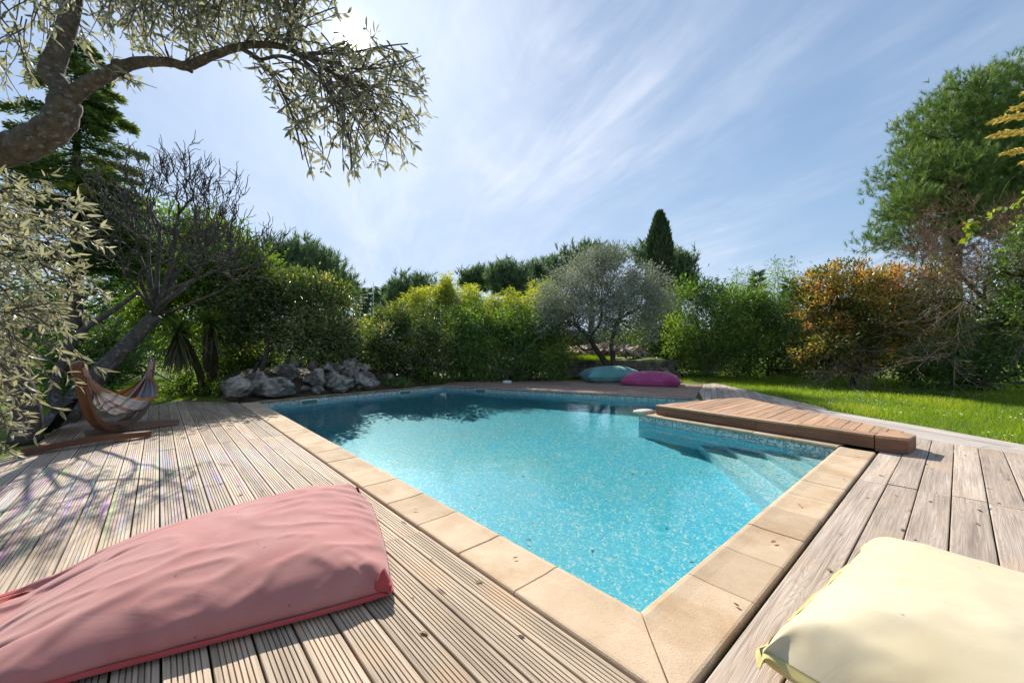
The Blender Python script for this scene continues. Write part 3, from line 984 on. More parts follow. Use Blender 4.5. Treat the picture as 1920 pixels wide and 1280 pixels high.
V = [(*q, ZP - 0.029) for q in ring_pts] + [(*q, ZP + 0.001 - 0.012 * (i == 2)) for i, q in enumerate(ring_pts)]
mb.add(V, [np.array([[i, (i + 1) % k5, k5 + (i + 1) % k5, k5 + i] for i in range(k5)]), np.array([[k5 + i for i in range(k5)]])], 0.6, [(q[0], q[1]) for q in V])
mb.build('end_board', M['platform'], plat)
mb = MB()
for q0, q1 in ((pC, pD), (pD, pA)):
    e_ = unit(q1 - q0)
    nn_ = np.array((-e_[1], e_[0]))
    c = (q0 + q1) / 2 + nn_ * 0.03
    box(mb, (*c, 0.058), (*((q1 - q0) / 2 * 0.985), 0), (*(nn_ * 0.018), 0), (0, 0, 0.075), 0.5, (3, 0))
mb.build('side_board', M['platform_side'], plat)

# ------------------------------------------------------------------ small fixed things round the pool
def rounded_slab(name, c, ax, ay, hz, mat, rnd=0.35, parent=None, rng=RNG, bumpy=0.0):
    bm = bmesh.new()
    bmesh.ops.create_cube(bm, size=2.0)
    bmesh.ops.subdivide_edges(bm, edges=bm.edges[:], cuts=5, use_grid_fill=True)
    for v in bm.verts:
        q = np.array(v.co)
        s = unit(q) * np.max(np.abs(q)) * 1.25
        q = q * (1 - rnd) + s * rnd
        if bumpy:
            q = q * (1 + bumpy * noise.noise(Vector(q * 1.7 + np.array(c)[:3])))
        w_ = np.asarray(c) + q[0] * np.asarray(ax) + q[1] * np.asarray(ay) + np.array((0, 0, q[2] * hz))
        v.co = Vector([float(k_) for k_ in w_])
    for f_ in bm.faces:
        f_.smooth = True
    me = bpy.data.meshes.new(name)
    bm.to_mesh(me)
    bm.free()
    return put(name, me, mat, parent)


q = pT + nET * 0.14 + eT * (-0.03)
tag(rounded_slab('coping_stone', (*q, 0.018), (*(nET * 0.18), 0), (*(eT * 0.11), 0), 0.032, M['cream'], 0.5),
    'cream rounded coping stone at the pool corner beside the brown platform', 'stone')
q = P(951, 716, 0.03)
tag(rounded_slab('white_block', (q[0], q[1], 0.035), (0.14, 0.0, 0), (0, 0.09, 0), 0.045, M['plastic'], 0.35),
    'small off-white block lying on the far deck edge', 'block')


def along(a, b, px):
    """point of the segment a-b seen at the photo column px"""
    r = (px - CX) / F
    s = (r * a[1] - a[0]) / ((b - a)[0] - r * (b - a)[1])
    return a + (b - a) * s


for px, (a, b, nn), lab in ((580, (pL, pK, nLK), 'white framed skimmer mouth in the pool wall below the boulders'),
                            (760, (pL, pK, nLK), 'white framed skimmer mouth in the pool wall below the laurel hedge'),
                            (901, (pR, pK, nRK), 'white framed skimmer mouth in the pool wall below the red-brown deck')):
    c = along(np.asarray(a), np.asarray(b), px)
    e_ = unit(np.asarray(b) - np.asarray(a))
    sk = empty('pool_skimmer', (*c, -0.12), lab, 'skimmer', 'skimmers in the far pool wall')
    mb = MB()
    cc = c + nn * 0.004
    for sx, sz, hx, hz in ((0, 0.052, 0.20, 0.010), (0, -0.052, 0.20, 0.010), (0.19, 0, 0.010, 0.042), (-0.19, 0, 0.010, 0.042)):
        box(mb, (*(cc + e_ * sx), -0.125 + sz), (*(e_ * hx), 0), (*(nn * 0.022), 0), (0, 0, hz))
    mb.build('frame', M['plastic'], sk)
    mb = MB()
    box(mb, (*(c + nn * 0.016), -0.125), (*(e_ * 0.18), 0), (*(nn * 0.003), 0), (0, 0, 0.042))
    mb.build('flap', M['flap'], sk)

# ------------------------------------------------------------------ boulders on the bank
mb = MB()
LK = pK - pL
eLK = unit(LK)
offs = [0.215, 0.45, 0.9, 1.5, 2.4, 3.6, 5.0]
hs = [-0.03, 0.02, 0.22, 0.42, 0.55, 0.55, 0.3]
ns = 40
G = []
for i in range(ns + 1):
    s = -0.06 + 1.12 * i / ns
    for o, h_ in zip(offs, hs):
        q = pL + LK * s + nLK * o
        f_ = min(1.0, max(0.0, (s + 0.06) / 0.2), max(0, (1.06 - s) / 0.3))
        G.append((*q, h_ * f_ + 0.07 * noise.noise(Vector((q[0] * 1.5, q[1] * 1.5, 0))) * (o > 0.3) - (0.05 if f_ <= 0 else 0)))
k_ = len(offs)
mb.add(G, np.array([[i * k_ + j, i * k_ + j + 1, (i + 1) * k_ + j + 1, (i + 1) * k_ + j] for i in range(ns) for j in range(k_ - 1)]))
tag(mb.build('soil_bank', M['soil'], smooth=True), kind='structure')


def boulder(c, rx, ry, rz, seed, label, flat=0.0):
    bm = bmesh.new()
    bmesh.ops.create_icosphere(bm, subdivisions=5, radius=1.0)
    rr = random.Random(seed)
    planes = [(unit([rr.gauss(0, 1) for _ in range(3)]), rr.uniform(0.62, 0.9)) for _ in range(11)]
    o = Vector((seed * 3.7, seed * 1.3, seed * 2.1))
    for v in bm.verts:
        q = np.array(v.co)
        for pn, pd in planes:
            ex = np.dot(q, pn) - pd
            if ex > 0:
                q = q - pn * ex * 0.92
        nz = noise.fractal(Vector(q) * 1.6 + o, 0.8, 2.1, 6) * 0.17 + noise.fractal(Vector(q * np.array((2, 2, 6))) + o, 0.7, 2.2, 4) * 0.08
        q = q * (1 + nz)
        v.co = Vector((float(c[0] + q[0] * rx), float(c[1] + q[1] * ry), float(c[2] + q[2] * rz)))
    for f_ in bm.faces:
        f_.smooth = True
    me = bpy.data.meshes.new('boulder')
    bm.to_mesh(me)
    bm.free()
    return tag(put('boulder', me, M['boulder']), label, 'boulder', 'pale boulders along the far left pool edge')


BLD = [(444, 728, 25, 18, 0.45, 'rounded boulder with ivy on it, at the corner of the left deck'),
       (511, 726, 43, 17, 0.50, 'long low grey boulder at the water edge, widest of the row'),
       (480, 711, 19, 13, 0.95, 'pointed boulder behind the long low one'),
       (540, 695, 20, 16, 1.35, 'dim tilted boulder up the bank under the shrub trunks'),
       (593, 709, 19, 17, 0.80, 'upright cracked boulder right of the long low one'),
       (595, 730, 13, 7, 0.42, 'small pale stone in front of the upright cracked boulder'),
       (622, 690, 18, 12, 1.10, 'round boulder resting on another in the middle of the pile'),
       (624, 706, 15, 11, 0.95, 'lower of two stacked boulders in the middle of the pile'),
       (657, 692, 18, 19, 1.05, 'tall peaked boulder at the top of the pile'),
       (637, 719, 30, 15, 0.50, 'broad boulder at the waterside below the stacked pair'),
       (685, 714, 23, 16, 0.52, 'wedge-shaped boulder at the right end of the waterside row'),
       (571, 728, 8, 4, 0.45, 'tiny flat stone between the long boulder and the upright one'),
       (681, 689, 12, 8, 1.25, 'flat boulder behind the wedge-shaped one at the pile top'),
       (557, 681, 9, 7, 1.60, 'small dark stone high on the bank under the shrub'),
       (586, 686, 8, 10, 1.45, 'brown upright stone high on the bank behind the cracked boulder'),
       (672, 727, 6, 4, 0.42, 'pebble-sized stone left of the wedge-shaped boulder'),
       (728, 708, 9, 8, 1.0, 'dark stone in the shade right of the boulder pile')]
for i, (px, py, rx, ry, off, lab) in enumerate(BLD):
    g_ = along(pL + nLK * off, pK + nLK * off, px)
    c = at(px, py, g_[1])
    s = g_[1] / F
    boulder(c, rx * s * 1.12, (rx + ry) / 2 * s * 1.0, ry * s * 1.15, i + 2, lab)


# ------------------------------------------------------------------ bean bags: two sheets blown up by a cloth simulation, then frozen
def bag_mesh(L_, W_, nx, ny, fl, taper=0.0, band=3):
    """two sheets sewn along a seam plus a flat hem flap outside the seam; returns verts, faces, hem face flags"""
    V, Fc, hem = [], [], []
    idx = {}

    def vert(key, co):
        if key not in idx:
            idx[key] = len(V)
            V.append(co)
        return idx[key]

    for side in (1, -1):
        for i in range(nx + 1):
            for j in range(ny + 1):
                edge = i in (0, nx) or j in (0, ny)
                x, y = (i / nx - 0.5) * L_, (j / ny - 0.5) * W_
                y = -W_ / 2 + (y + W_ / 2) * (1 - taper * (1 - i / nx) ** 2.2)
                a = 1 - abs(2 * i / nx - 1) ** 4
                b = 1 - abs(2 * j / ny - 1) ** 4
                vert((i, j, 0 if edge else side), (x, y, side * 0.10 * (a * b) ** 0.6))
        for i in range(nx):
            for j in range(ny):
                f_ = [idx.get((p_, q_, 0), idx.get((p_, q_, side))) for p_, q_ in ((i, j), (i + 1, j), (i + 1, j + 1), (i, j + 1))]
                Fc.append(f_ if side == 1 else f_[::-1])
                hem.append(1 if side == -1 and min(i, j, nx - 1 - i, ny - 1 - j) < band else 0)
    ringk = [(i, 0) for i in range(nx)] + [(nx, j) for j in range(ny)] + [(i, ny) for i in range(nx, 0, -1)] + [(0, j) for j in range(ny, 0, -1)]
    oi = []
    for (i, j) in ringk:
        x, y = (i / nx - 0.5) * L_, (j / ny - 0.5) * W_
        y = -W_ / 2 + (y + W_ / 2) * (1 - taper * (1 - i / nx) ** 2.2)
        sx = fl if i == nx else (-fl if i == 0 else 0)
        sy = fl if j == ny else (-fl if j == 0 else 0)
        oi.append(len(V))
        V.append((x + sx, y + sy, 0.0))
    m_ = len(ringk)
    for k0 in range(m_):
        a, b = idx[(*ringk[k0], 0)], idx[(*ringk[(k0 + 1) % m_], 0)]
        Fc.append([a, oi[k0], oi[(k0 + 1) % m_], b])
        hem.append(1)
    return V, Fc, hem


BAGS = []


def bag(name, label, centre, ang, L_, W_, nx, ny, press, cloth, hemcol, fl=0.045, lift=0.16, tilt=0.0, taper=0.0):
    V, Fc, hem = bag_mesh(L_, W_, nx, ny, fl, taper)
    me = bpy.data.meshes.new(name)
    me.from_pydata(V, [], Fc)
    o = bpy.data.objects.new(name, me)
    COL.objects.link(o)
    o.rotation_euler = (0, tilt, ang)
    o.location = (centre[0], centre[1], lift)
    cm = o.modifiers.new('cloth', 'CLOTH')
    st = cm.settings
    st.quality = 6
    st.mass = 0.25
    st.tension_stiffness = st.compression_stiffness = 18
    st.shear_stiffness = 6
    st.bending_stiffness = 0.08
    st.air_damping = 2.0
    st.use_pressure = True
    st.uniform_pressure_force = press
    cm.collision_settings.use_self_collision = False
    cm.collision_settings.distance_min = 0.004
    BAGS.append((o, hem, label, cloth, hemcol))


red_u, red_w = np.array((0.905, 0.425)), np.array((-0.425, 0.905))
FRc = np.array((-0.68, 1.97))
rc = FRc - red_u * 0.89 + red_w * 0.64
M['bag_red'] = clothmat('faded_red_canvas', (0.39, 0.135, 0.12), (0.43, 0.195, 0.17), (0.30, 0.082, 0.078), 0.6)
M['hem_red'] = clothmat('red_hem_canvas', (0.40, 0.05, 0.05), (0.43, 0.075, 0.07), (0.32, 0.035, 0.035), 0.4)
M['bag_yellow'] = clothmat('faded_yellow_canvas', (0.55, 0.455, 0.275), (0.585, 0.505, 0.345), (0.46, 0.355, 0.16), 0.5)
M['hem_yellow'] = clothmat('yellow_hem_canvas', (0.50, 0.41, 0.13), (0.54, 0.46, 0.19), (0.46, 0.36, 0.08), 0.5)
M['bag_teal'] = clothmat('faded_teal_canvas', (0.10, 0.30, 0.29), (0.16, 0.38, 0.36), (0.08, 0.24, 0.23), 0.4)
M['bag_magenta'] = clothmat('magenta_canvas', (0.36, 0.045, 0.155), (0.44, 0.085, 0.21), (0.28, 0.03, 0.11), 0.4)
bag('bean_bag', 'long faded red bean bag lying on the grooved left deck, front of the photo', rc, math.atan2(0.425, 0.905), 2.02, 1.56, 72, 56, 4.4, M['bag_red'], M['hem_red'], 0.08, taper=0.60)
ye = np.array((0.815, 0.58))
yp = np.array((0.58, -0.815))
yc = np.array((0.975, 1.46)) + ye * 0.62 + yp * 0.72
bag('bean_bag', 'pale yellow bean bag lying on the smooth right deck', yc, math.atan2(ye[1], ye[0]), 1.42, 1.62, 34, 38, 2.6, M['bag_yellow'], M['hem_yellow'], 0.04)
bag('bean_bag', 'teal bean bag at the far end of the pool, tucked beside the magenta one', (3.45, 14.0), 0.12, 2.05, 1.35, 34, 22, 3.0, M['bag_teal'], M['bag_teal'], 0.03)
bag('bean_bag', 'magenta bean bag at the far end of the pool, beside the teal one', (4.42, 12.75), -0.35, 1.85, 1.35, 34, 24, 2.6, M['bag_magenta'], M['bag_magenta'], 0.04)

gp = bpy.data.meshes.new('sim_floor')
gp.from_pydata([(-12, -8, DZ + 0.002), (12, -8, DZ + 0.002), (12, 20, DZ + 0.002), (-12, 20, DZ + 0.002)], [], [[0, 1, 2, 3]])
gpo = bpy.data.objects.new('sim_floor', gp)
COL.objects.link(gpo)
gpo.modifiers.new('collision', 'COLLISION')
gpo.collision.cloth_friction = 12
SC.frame_start, SC.frame_end = 1, 60
for fr_ in range(1, 46):
    SC.frame_set(fr_)
dg = bpy.context.evaluated_depsgraph_get()
done = []
for o, hem, label, cloth, hemcol in BAGS:
    ev = o.evaluated_get(dg)
    em = ev.to_mesh()
    mw = np.array(o.matrix_world)
    co = np.empty(len(em.vertices) * 3, np.float32)
    em.vertices.foreach_get('co', co)
    Vw = co.reshape(-1, 3) @ mw[:3, :3].T + mw[:3, 3]
    faces = [list(p_.vertices) for p_ in em.polygons]
    ev.to_mesh_clear()
    done.append((Vw, faces, hem, label, cloth, hemcol))
for o, *_ in BAGS:
    bpy.data.objects.remove(o)
bpy.data.objects.remove(gpo)
SC.frame_set(1)
for Vw, faces, hem, label, cloth, hemcol in done:
    # gathers running in from the sewn ends and a few slack creases
    nrmv = np.zeros_like(Vw)
    for f_ in faces:
        a_ = np.cross(Vw[f_[1]] - Vw[f_[0]], Vw[f_[2]] - Vw[f_[0]])
        for i in f_:
            nrmv[i] += a_
    nrmv = unit(nrmv)
    seam = sorted({i for f_, h_ in zip(faces, hem) if h_ == 1 for i in f_})
    c0_ = Vw.mean(axis=0)
    ax_ = unit(np.linalg.svd((Vw - c0_)[:, :2], full_matrices=False)[2][0])
    al = (Vw[:, :2] - c0_[:2]) @ ax_
    ac = (Vw[:, :2] - c0_[:2]) @ np.array((-ax_[1], ax_[0]))
    for i in range(len(Vw)):
        if i in seam:
            continue
        e_ = min(al.max() - al[i], al[i] - al.min())
        nz_ = noise.noise(Vector((al[i] * 2.0, ac[i] * 3.0, Vw[i][2] * 2.0)))
        fold = math.sin(ac[i] * 46 + 5 * nz_ + 6 * Vw[i][2]) * 0.011 * math.exp(-e_ / 0.30) * min(1.0, e_ / 0.06)
        r_ = noise.noise(Vector((al[i] * 3.2 + ac[i] * 1.6, ac[i] * 5.5, 7.0)))
        fold += 0.010 * (max(0.0, 0.16 - abs(r_)) / 0.16)
        Vw[i] += nrmv[i] * fold
    zmin = Vw[:, 2].min()
    Vw[:, 2] += DZ + 0.003 - zmin
    c = Vw.mean(axis=0)
    root = empty('bean_bag', (c[0], c[1], DZ), label, 'bean bag')
    for part, flag, mat, solid in (('cover', 0, cloth, 0), ('hem', 1, hemcol, 0.008)):
        use = sorted({i for f_, h_ in zip(faces, hem) if h_ == flag for i in f_})
        mp = {i: k0 for k0, i in enumerate(use)}
        me = bpy.data.meshes.new(part)
        me.from_pydata([tuple(float(x) for x in Vw[i]) for i in use], [], [[mp[i] for i in f_] for f_, h_ in zip(faces, hem) if h_ == flag])
        me.polygons.foreach_set('use_smooth', [True] * len(me.polygons))
        o = put(part, me, mat, root)
        if solid:
            s_ = o.modifiers.new('thick', 'SOLIDIFY')
            s_.thickness = solid
            s_.offset = 0
        sb = o.modifiers.new('smooth', 'SUBSURF')
        sb.levels = sb.render_levels = 2
#BODY2
# ------------------------------------------------------------------ hammock stand and hammock
hu = np.array((-0.48, 0.877))
hv = np.array((0.877, 0.48))
hC = np.array((-5.72, 5.88))


def hp(s, w_, z):
    q = hC + hu * s + hv * w_
    return np.array((q[0], q[1], z + DZ))


def beam(mb, path, up_n, wid, thick, v=0.5):
    """rectangular bar along path; wid along hv, thick in the plane of the arc"""
    p_ = np.asarray(path, float)
    t_ = unit(np.gradient(p_, axis=0))
    s_ = np.array((*up_n, 0.0))
    nn_ = np.cross(t_, s_)
    V, uv = [], []
    L_ = 0
    for i in range(len(p_)):
        if i:
            L_ += np.linalg.norm(p_[i] - p_[i - 1])
        for a, b in ((-1, -1), (1, -1), (1, 1), (-1, 1)):
            V.append(p_[i] + s_ * a * wid / 2 + nn_[i] * b * thick / 2)
            uv.append((a * wid / 2 + b * thick, L_))
    m_ = len(p_)
    q4 = [[i * 4 + j, i * 4 + (j + 1) % 4, i * 4 + 4 + (j + 1) % 4, i * 4 + 4 + j] for i in range(m_ - 1) for j in range(4)]
    mb.add(V, [np.array(q4), np.array([[3, 2, 1, 0]]), np.array([[m_ * 4 - 4, m_ * 4 - 3, m_ * 4 - 2, m_ * 4 - 1]])], v, uv)


stand = empty('hammock_stand', (hC[0], hC[1], DZ), 'curved reddish wooden hammock stand on the left deck', 'hammock stand')
prof = curve([(1.40, 1.03), (1.30, 0.74), (1.10, 0.42), (0.78, 0.20), (0.42, 0.10), (0.10, 0.085)], 6)
mb = MB()
beam(mb, [hp(-a, 0, b) for a, b in prof], hv, 0.085, 0.075)
mb.build('arc_beam', M['stand'], stand)
mb = MB()
beam(mb, [hp(a, 0, b) for a, b in prof[:19]], hv, 0.085, 0.075)
mb.build('arc_beam', M['stand_grey'], stand)
for s_ in (-1, 1):
    mb = MB()
    beam(mb, [hp(a, s_ * 0.062, b + 0.02) for a, b in list(prof[13:]) + [(-0.2, 0.075)]], hv, 0.05, 0.06)
    mb.build('rail', M['stand_grey'], stand)
mb = MB()
beam(mb, [hp(-0.24, -0.14, 0.12), hp(-0.24, 0.14, 0.12)], hu, 0.05, 0.10)
mb.build('bracket', M['stand_grey'], stand)
mb = MB()
a0, a1 = P(40, 850), P(282, 815)
ft = curve([(*a0[:2], 0.02), (*((a0 + a1) / 2 + np.array((0.03, -0.02, 0)))[:2], 0.055), (*a1[:2], 0.02)], 8)
dd_ = unit((a1 - a0)[:2])
beam(mb, ft, (-dd_[1], dd_[0]), 0.09, 0.07)
mb.build('foot_beam', M['stand'], stand)
mb = MB()
a0, a1 = P(160, 816), P(334, 793)
ft = curve([(*a0[:2], 0.02), (*((a0 + a1) / 2)[:2], 0.05), (*a1[:2], 0.02)], 8)
dd_ = unit((a1 - a0)[:2])
beam(mb, ft, (-dd_[1], dd_[0]), 0.09, 0.075)
mb.build('foot_beam', M['stand_grey'], stand)

ham = empty('hammock', (hC[0], hC[1], 0.4), 'striped orange, blue and cream cloth hammock slung from the curved wooden stand', 'hammock')
eA, eB = hp(-1.36, 0, 0.98), hp(1.36, 0, 0.96)


def hang(s, w_):
    """s: 0..1 from near hook to far hook, w_ in -1..1 across the cloth"""
    x = -0.98 + 1.96 * s
    mid = 1 - (2 * s - 1) ** 2
    sag = 0.68 - 0.41 * mid ** 0.9
    half = 0.05 + 0.27 * mid ** 0.8
    side = half * w_
    lift = 0.20 * mid * abs(w_) ** 2.2
    fold = 0.035 * math.sin(w_ * 17 + 3 * s) * (1.15 - mid * 0.55) + 0.02 * math.sin(w_ * 9 + 5)
    return hp(x, side + 0.03, sag + lift + fold)


mb = MB()
ns_, nw = 40, 64
V, uv = [], []
for i in range(ns_ + 1):
    for j in range(nw + 1):
        V.append(hang(i / ns_, 2 * j / nw - 1))
        uv.append((j / nw * 0.999, i / ns_))
mb.add(V, np.array([[i * (nw + 1) + j, i * (nw + 1) + j + 1, (i + 1) * (nw + 1) + j + 1, (i + 1) * (nw + 1) + j] for i in range(ns_) for j in range(nw)]), 0.5, uv)
mb.build('cloth', M['hammock'], ham, smooth=True)
for e_, s_ in ((eA, 0), (eB, 1)):
    mb = MB()
    knot = e_ * 0.55 + hang(s_, 0) * 0.45
    for j in range(22):
        q = hang(s_, 2 * j / 21 - 1)
        wob = RNG.normal(size=3) * 0.012
        tube(mb, curve([q, (q + knot) / 2 + wob, knot + RNG.normal(size=3) * 0.008], 4), 0.006, 4)
    mb.build('cord_fan', M['rope'], ham)
    mb = MB()
    for k_ in range(3):
        ph = k_ * 2.1
        pp = [knot + (e_ - knot) * f_ + 0.022 * np.array((math.cos(ph + f_ * 14), math.sin(ph + f_ * 14), 0.3 * math.sin(ph + f_ * 14))) for f_ in np.linspace(0, 1, 22)]
        tube(mb, pp, 0.017, 6)
    if s_ == 0:
        for k_ in range(4):
            cc_ = hp(-1.385 + 0.012 * k_, 0, 1.0 - 0.025 * k_)
            pp = [cc_ + np.array((hv[0], hv[1], 0)) * 0.062 * math.cos(a) + np.array((hu[0] * 0.3, hu[1] * 0.3, 0.95)) * 0.055 * math.sin(a) for a in np.linspace(0, 2 * math.pi, 18)]
            tube(mb, pp, 0.015, 6)
    mb.build('rope', M['rope'], ham)
mb = MB()
tube(mb, [hp(1.39, -0.01, 1.00), hp(1.33, 0.0, 0.985), hp(1.31, 0.012, 0.94), hp(1.35, 0.0, 0.92)], 0.011, 6)
mb.build('hook', M['metal'], ham)

mb = MB()
a0, a1 = np.array((-7.35, 6.72)), np.array((-6.95, 7.45))
box(mb, (*((a0 + a1) / 2 + np.array((0.05, 0))), 0.03), (*((a1 - a0) / 2 * 1.1), 0), (*(np.array((0.88, -0.48)) * 0.07), 0), (0, 0, 0.06), 0.6, (2, 1))
tag(mb.build('timber_sleeper', M['sleeper']), 'old grey timber sleeper edging the left deck behind the hammock', 'sleeper')
mb = MB()
a0, a1 = at(283, 695, 7.2), at(325, 717, 9.6)
tube(mb, [a0, a1], 0.018, 6)
tag(mb.build('wooden_pole', M['pole']), 'thin pale pole slanting down behind the hammock', 'pole')

# a black plastic sheet leaning on the trunk
bm = bmesh.new()
gx, gz = 10, 14
vs = []
pa, pb = P(62, 822), P(105, 800)
for j in range(gz + 1):
    f_ = j / gz
    for i in range(gx + 1):
        q = pa + (pb - pa) * (i / gx)
        lean = f_ * 0.28
        vs.append(bm.verts.new((float(q[0] + lean * 0.55 - 0.02 * math.sin(i * 1.7 + j * 0.6)), float(q[1] + lean + 0.03 * math.sin(i * 1.3 + j * 0.5)), float(DZ + f_ * 0.52 * (0.85 + 0.15 * i / gx)))))
for j in range(gz):
    for i in range(gx):
        k_ = j * (gx + 1) + i
        bm.faces.new((vs[k_], vs[k_ + 1], vs[k_ + gx + 2], vs[k_ + gx + 1]))
bmesh.ops.solidify(bm, geom=bm.faces[:], thickness=0.05)
me = bpy.data.meshes.new('black_sheet')
bm.to_mesh(me)
bm.free()
tag(put('black_sheet', me, M['black']), 'black plastic sheet leaning against the grey trunk at the left', 'sheet')

# ------------------------------------------------------------------ vegetation builders
def plant(name, label, cat, base, group=None):
    return empty(name, (base[0], base[1], base[2] if len(base) > 2 else -0.06), label, cat, group)


def shrub(name, label, cat, base, blobs, ncl, nper, cr, L, ratio, mat, seed, trunks=(), bark='bark_dark', nl=14, group=None, part='crown', zmin=0.0, **kw):
    rng = np.random.default_rng(seed)
    root = plant(name, label, cat, base, group)
    mb = MB()
    if 'lumps' not in kw:
        B_ = np.array(blobs, float)
        area = (B_[:, 3] * B_[:, 5] * 7.0).sum() * 0.62
        rl = min(0.62, max(0.12, 0.24 * float(np.median(B_[:, 3:6].min(axis=1)) + 0.35)))
        kw['lumps'] = (int(max(8, area / (rl * rl * 1.5))), rl)
    kw.pop('shell', None)
    kw.pop('ragged', None)
    cs_ = foliage(mb, rng, blobs, ncl, nper, cr, L, ratio, zmin=zmin, **kw)
    mb.build(part, M[mat], root)
    tb = MB()
    ends = []
    for tr_ in trunks:
        c_ = curve(tr_, 5)
        tube(tb, c_[:, :3], c_[:, 3], 8)
        ends.append(c_[-1])
    if not trunks:
        ends.append(np.array((base[0], base[1], 0.2, 0.05)))
        tube(tb, [(base[0], base[1], -0.1), (base[0], base[1], 0.25)], 0.06, 6)
    sel = cs_[rng.choice(len(cs_), min(nl, len(cs_)), replace=False)]
    for q in sel:
        e_ = min(ends, key=lambda z_: np.linalg.norm(z_[:3] - q))
        limbs(tb, rng, e_[:3], [q], max(0.012, e_[3] * 0.55), 0.008, 5, 0.02)
    tb.build('trunk' if trunks else 'stem', M[bark], root, smooth=True)
    return root, cs_


def T(px, py, Y, r):
    return (*at(px, py, Y), r)


def pine(name, label, base, blobs, seed, ntuft, nl_, needle, mat, trunk, group=None, nb=30, width=0.05, inner=0.45, up=0.5, lump=0.30):
    rng = np.random.default_rng(seed)
    root = plant(name, label, 'pine tree', base, group)
    B_ = np.array(blobs, float)
    rl = lump * float(np.median(B_[:, 3:6].min(axis=1)))
    lb = lumpify(rng, blobs, int((B_[:, 3] * B_[:, 5] * 7.0).sum() * 0.62 / (rl * rl * 1.5)), rl, (0.5, 0.97))
    c, u = clumps(rng, lb, int(ntuft * 0.88), (0.7, 1.05), 0.3, 0.05)
    c2, u2 = clumps(rng, blobs, int(ntuft * 0.12), (0.2, 0.85), 0.3, 0.05)
    c, u = np.vstack((c, c2)), np.vstack((u, u2))
    # shoots sit in bunches
    c = c + rng.normal(size=c.shape) * needle * 0.6
    d = unit(u * 0.8 + np.array((0, 0, up)) + rng.normal(size=c.shape) * 0.35)
    n = len(c)
    idx = np.repeat(np.arange(n), nl_)
    k_ = len(idx)
    sp = rand_unit(rng, k_)
    nd = unit(d[idx] * 1.0 + sp * 0.7)
    pos = c[idx] + d[idx] * rng.uniform(-0.6, 0.4, k_)[:, None] * needle
    v = 0.45 + rng.normal(size=n)[idx] * 0.2 + rng.normal(size=k_) * 0.13
    mb = MB()
    leaves(mb, pos, nd, needle * rng.uniform(0.7, 1.2, k_), width, v, rng, 3)
    mb.build('crown', M[mat], root)
    tb = MB()
    tr_ = curve(trunk, 6)
    tube(tb, tr_[:, :3], tr_[:, 3], 9)
    for q in c[rng.choice(n, min(nb, n), replace=False)]:
        hgt = np.clip((q[2] - 0.10 * np.linalg.norm(q[:2] - tr_[-1][:2])) , tr_[0][2], tr_[-1][2])
        i = int(np.argmin(np.abs(tr_[:, 2] - hgt)))
        limbs(tb, rng, tr_[i][:3], [q], tr_[i][3] * 0.35, 0.012, 5, 0.02)
    tb.build('trunk', M['bark_dark'], root, smooth=True)
    return root


# ---- far trees
FAR = [('round pine, first of the far row from the left pine mass, over the yellow bamboo', 36, [(768, 540, 34, 22), (752, 560, 26, 26), (790, 545, 22, 20)]),
       ('small round pine between the bamboo plume and the bigger round pine', 40, [(885, 528, 20, 17), (905, 523, 22, 18)]),
       ('broad round-topped pine behind the yellow bamboo, middle of the far row', 34, [(950, 527, 34, 27), (948, 512, 24, 14), (975, 540, 28, 24)]),
       ('pine whose crown joins the silver olive on its left side', 38, [(1012, 512, 22, 18), (1032, 520, 26, 28), (998, 530, 24, 24)]),
       ('pine peeping over the top of the silver olive', 36, [(1106, 476, 20, 20), (1080, 492, 30, 22), (1140, 485, 18, 14), (1040, 505, 18, 14)]),
       ('rounded dark pine directly behind the tall cypress', 30, [(1268, 500, 30, 30), (1280, 520, 22, 38), (1252, 510, 20, 40), (1205, 480, 22, 16)])]
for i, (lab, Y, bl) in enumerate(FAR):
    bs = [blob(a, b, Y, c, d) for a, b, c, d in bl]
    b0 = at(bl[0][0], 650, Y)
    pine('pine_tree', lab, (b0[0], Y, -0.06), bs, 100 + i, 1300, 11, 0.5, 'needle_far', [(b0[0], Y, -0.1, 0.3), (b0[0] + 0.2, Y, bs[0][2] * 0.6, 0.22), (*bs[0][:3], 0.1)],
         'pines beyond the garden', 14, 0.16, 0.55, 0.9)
bs = [blob(575, 500, 24, 62, 42), blob(622, 535, 24, 38, 42), blob(540, 480, 24, 42, 26), blob(600, 560, 24, 50, 50), blob(505, 495, 24, 25, 35)]
b0 = at(580, 650, 24)
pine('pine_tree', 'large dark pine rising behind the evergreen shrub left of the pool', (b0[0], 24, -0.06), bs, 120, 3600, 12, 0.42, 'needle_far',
     [(b0[0], 24, -0.1, 0.35), (b0[0], 24, 2.0, 0.3), (*bs[0][:3], 0.12)], None, 20, 0.13, 0.5, 0.8)

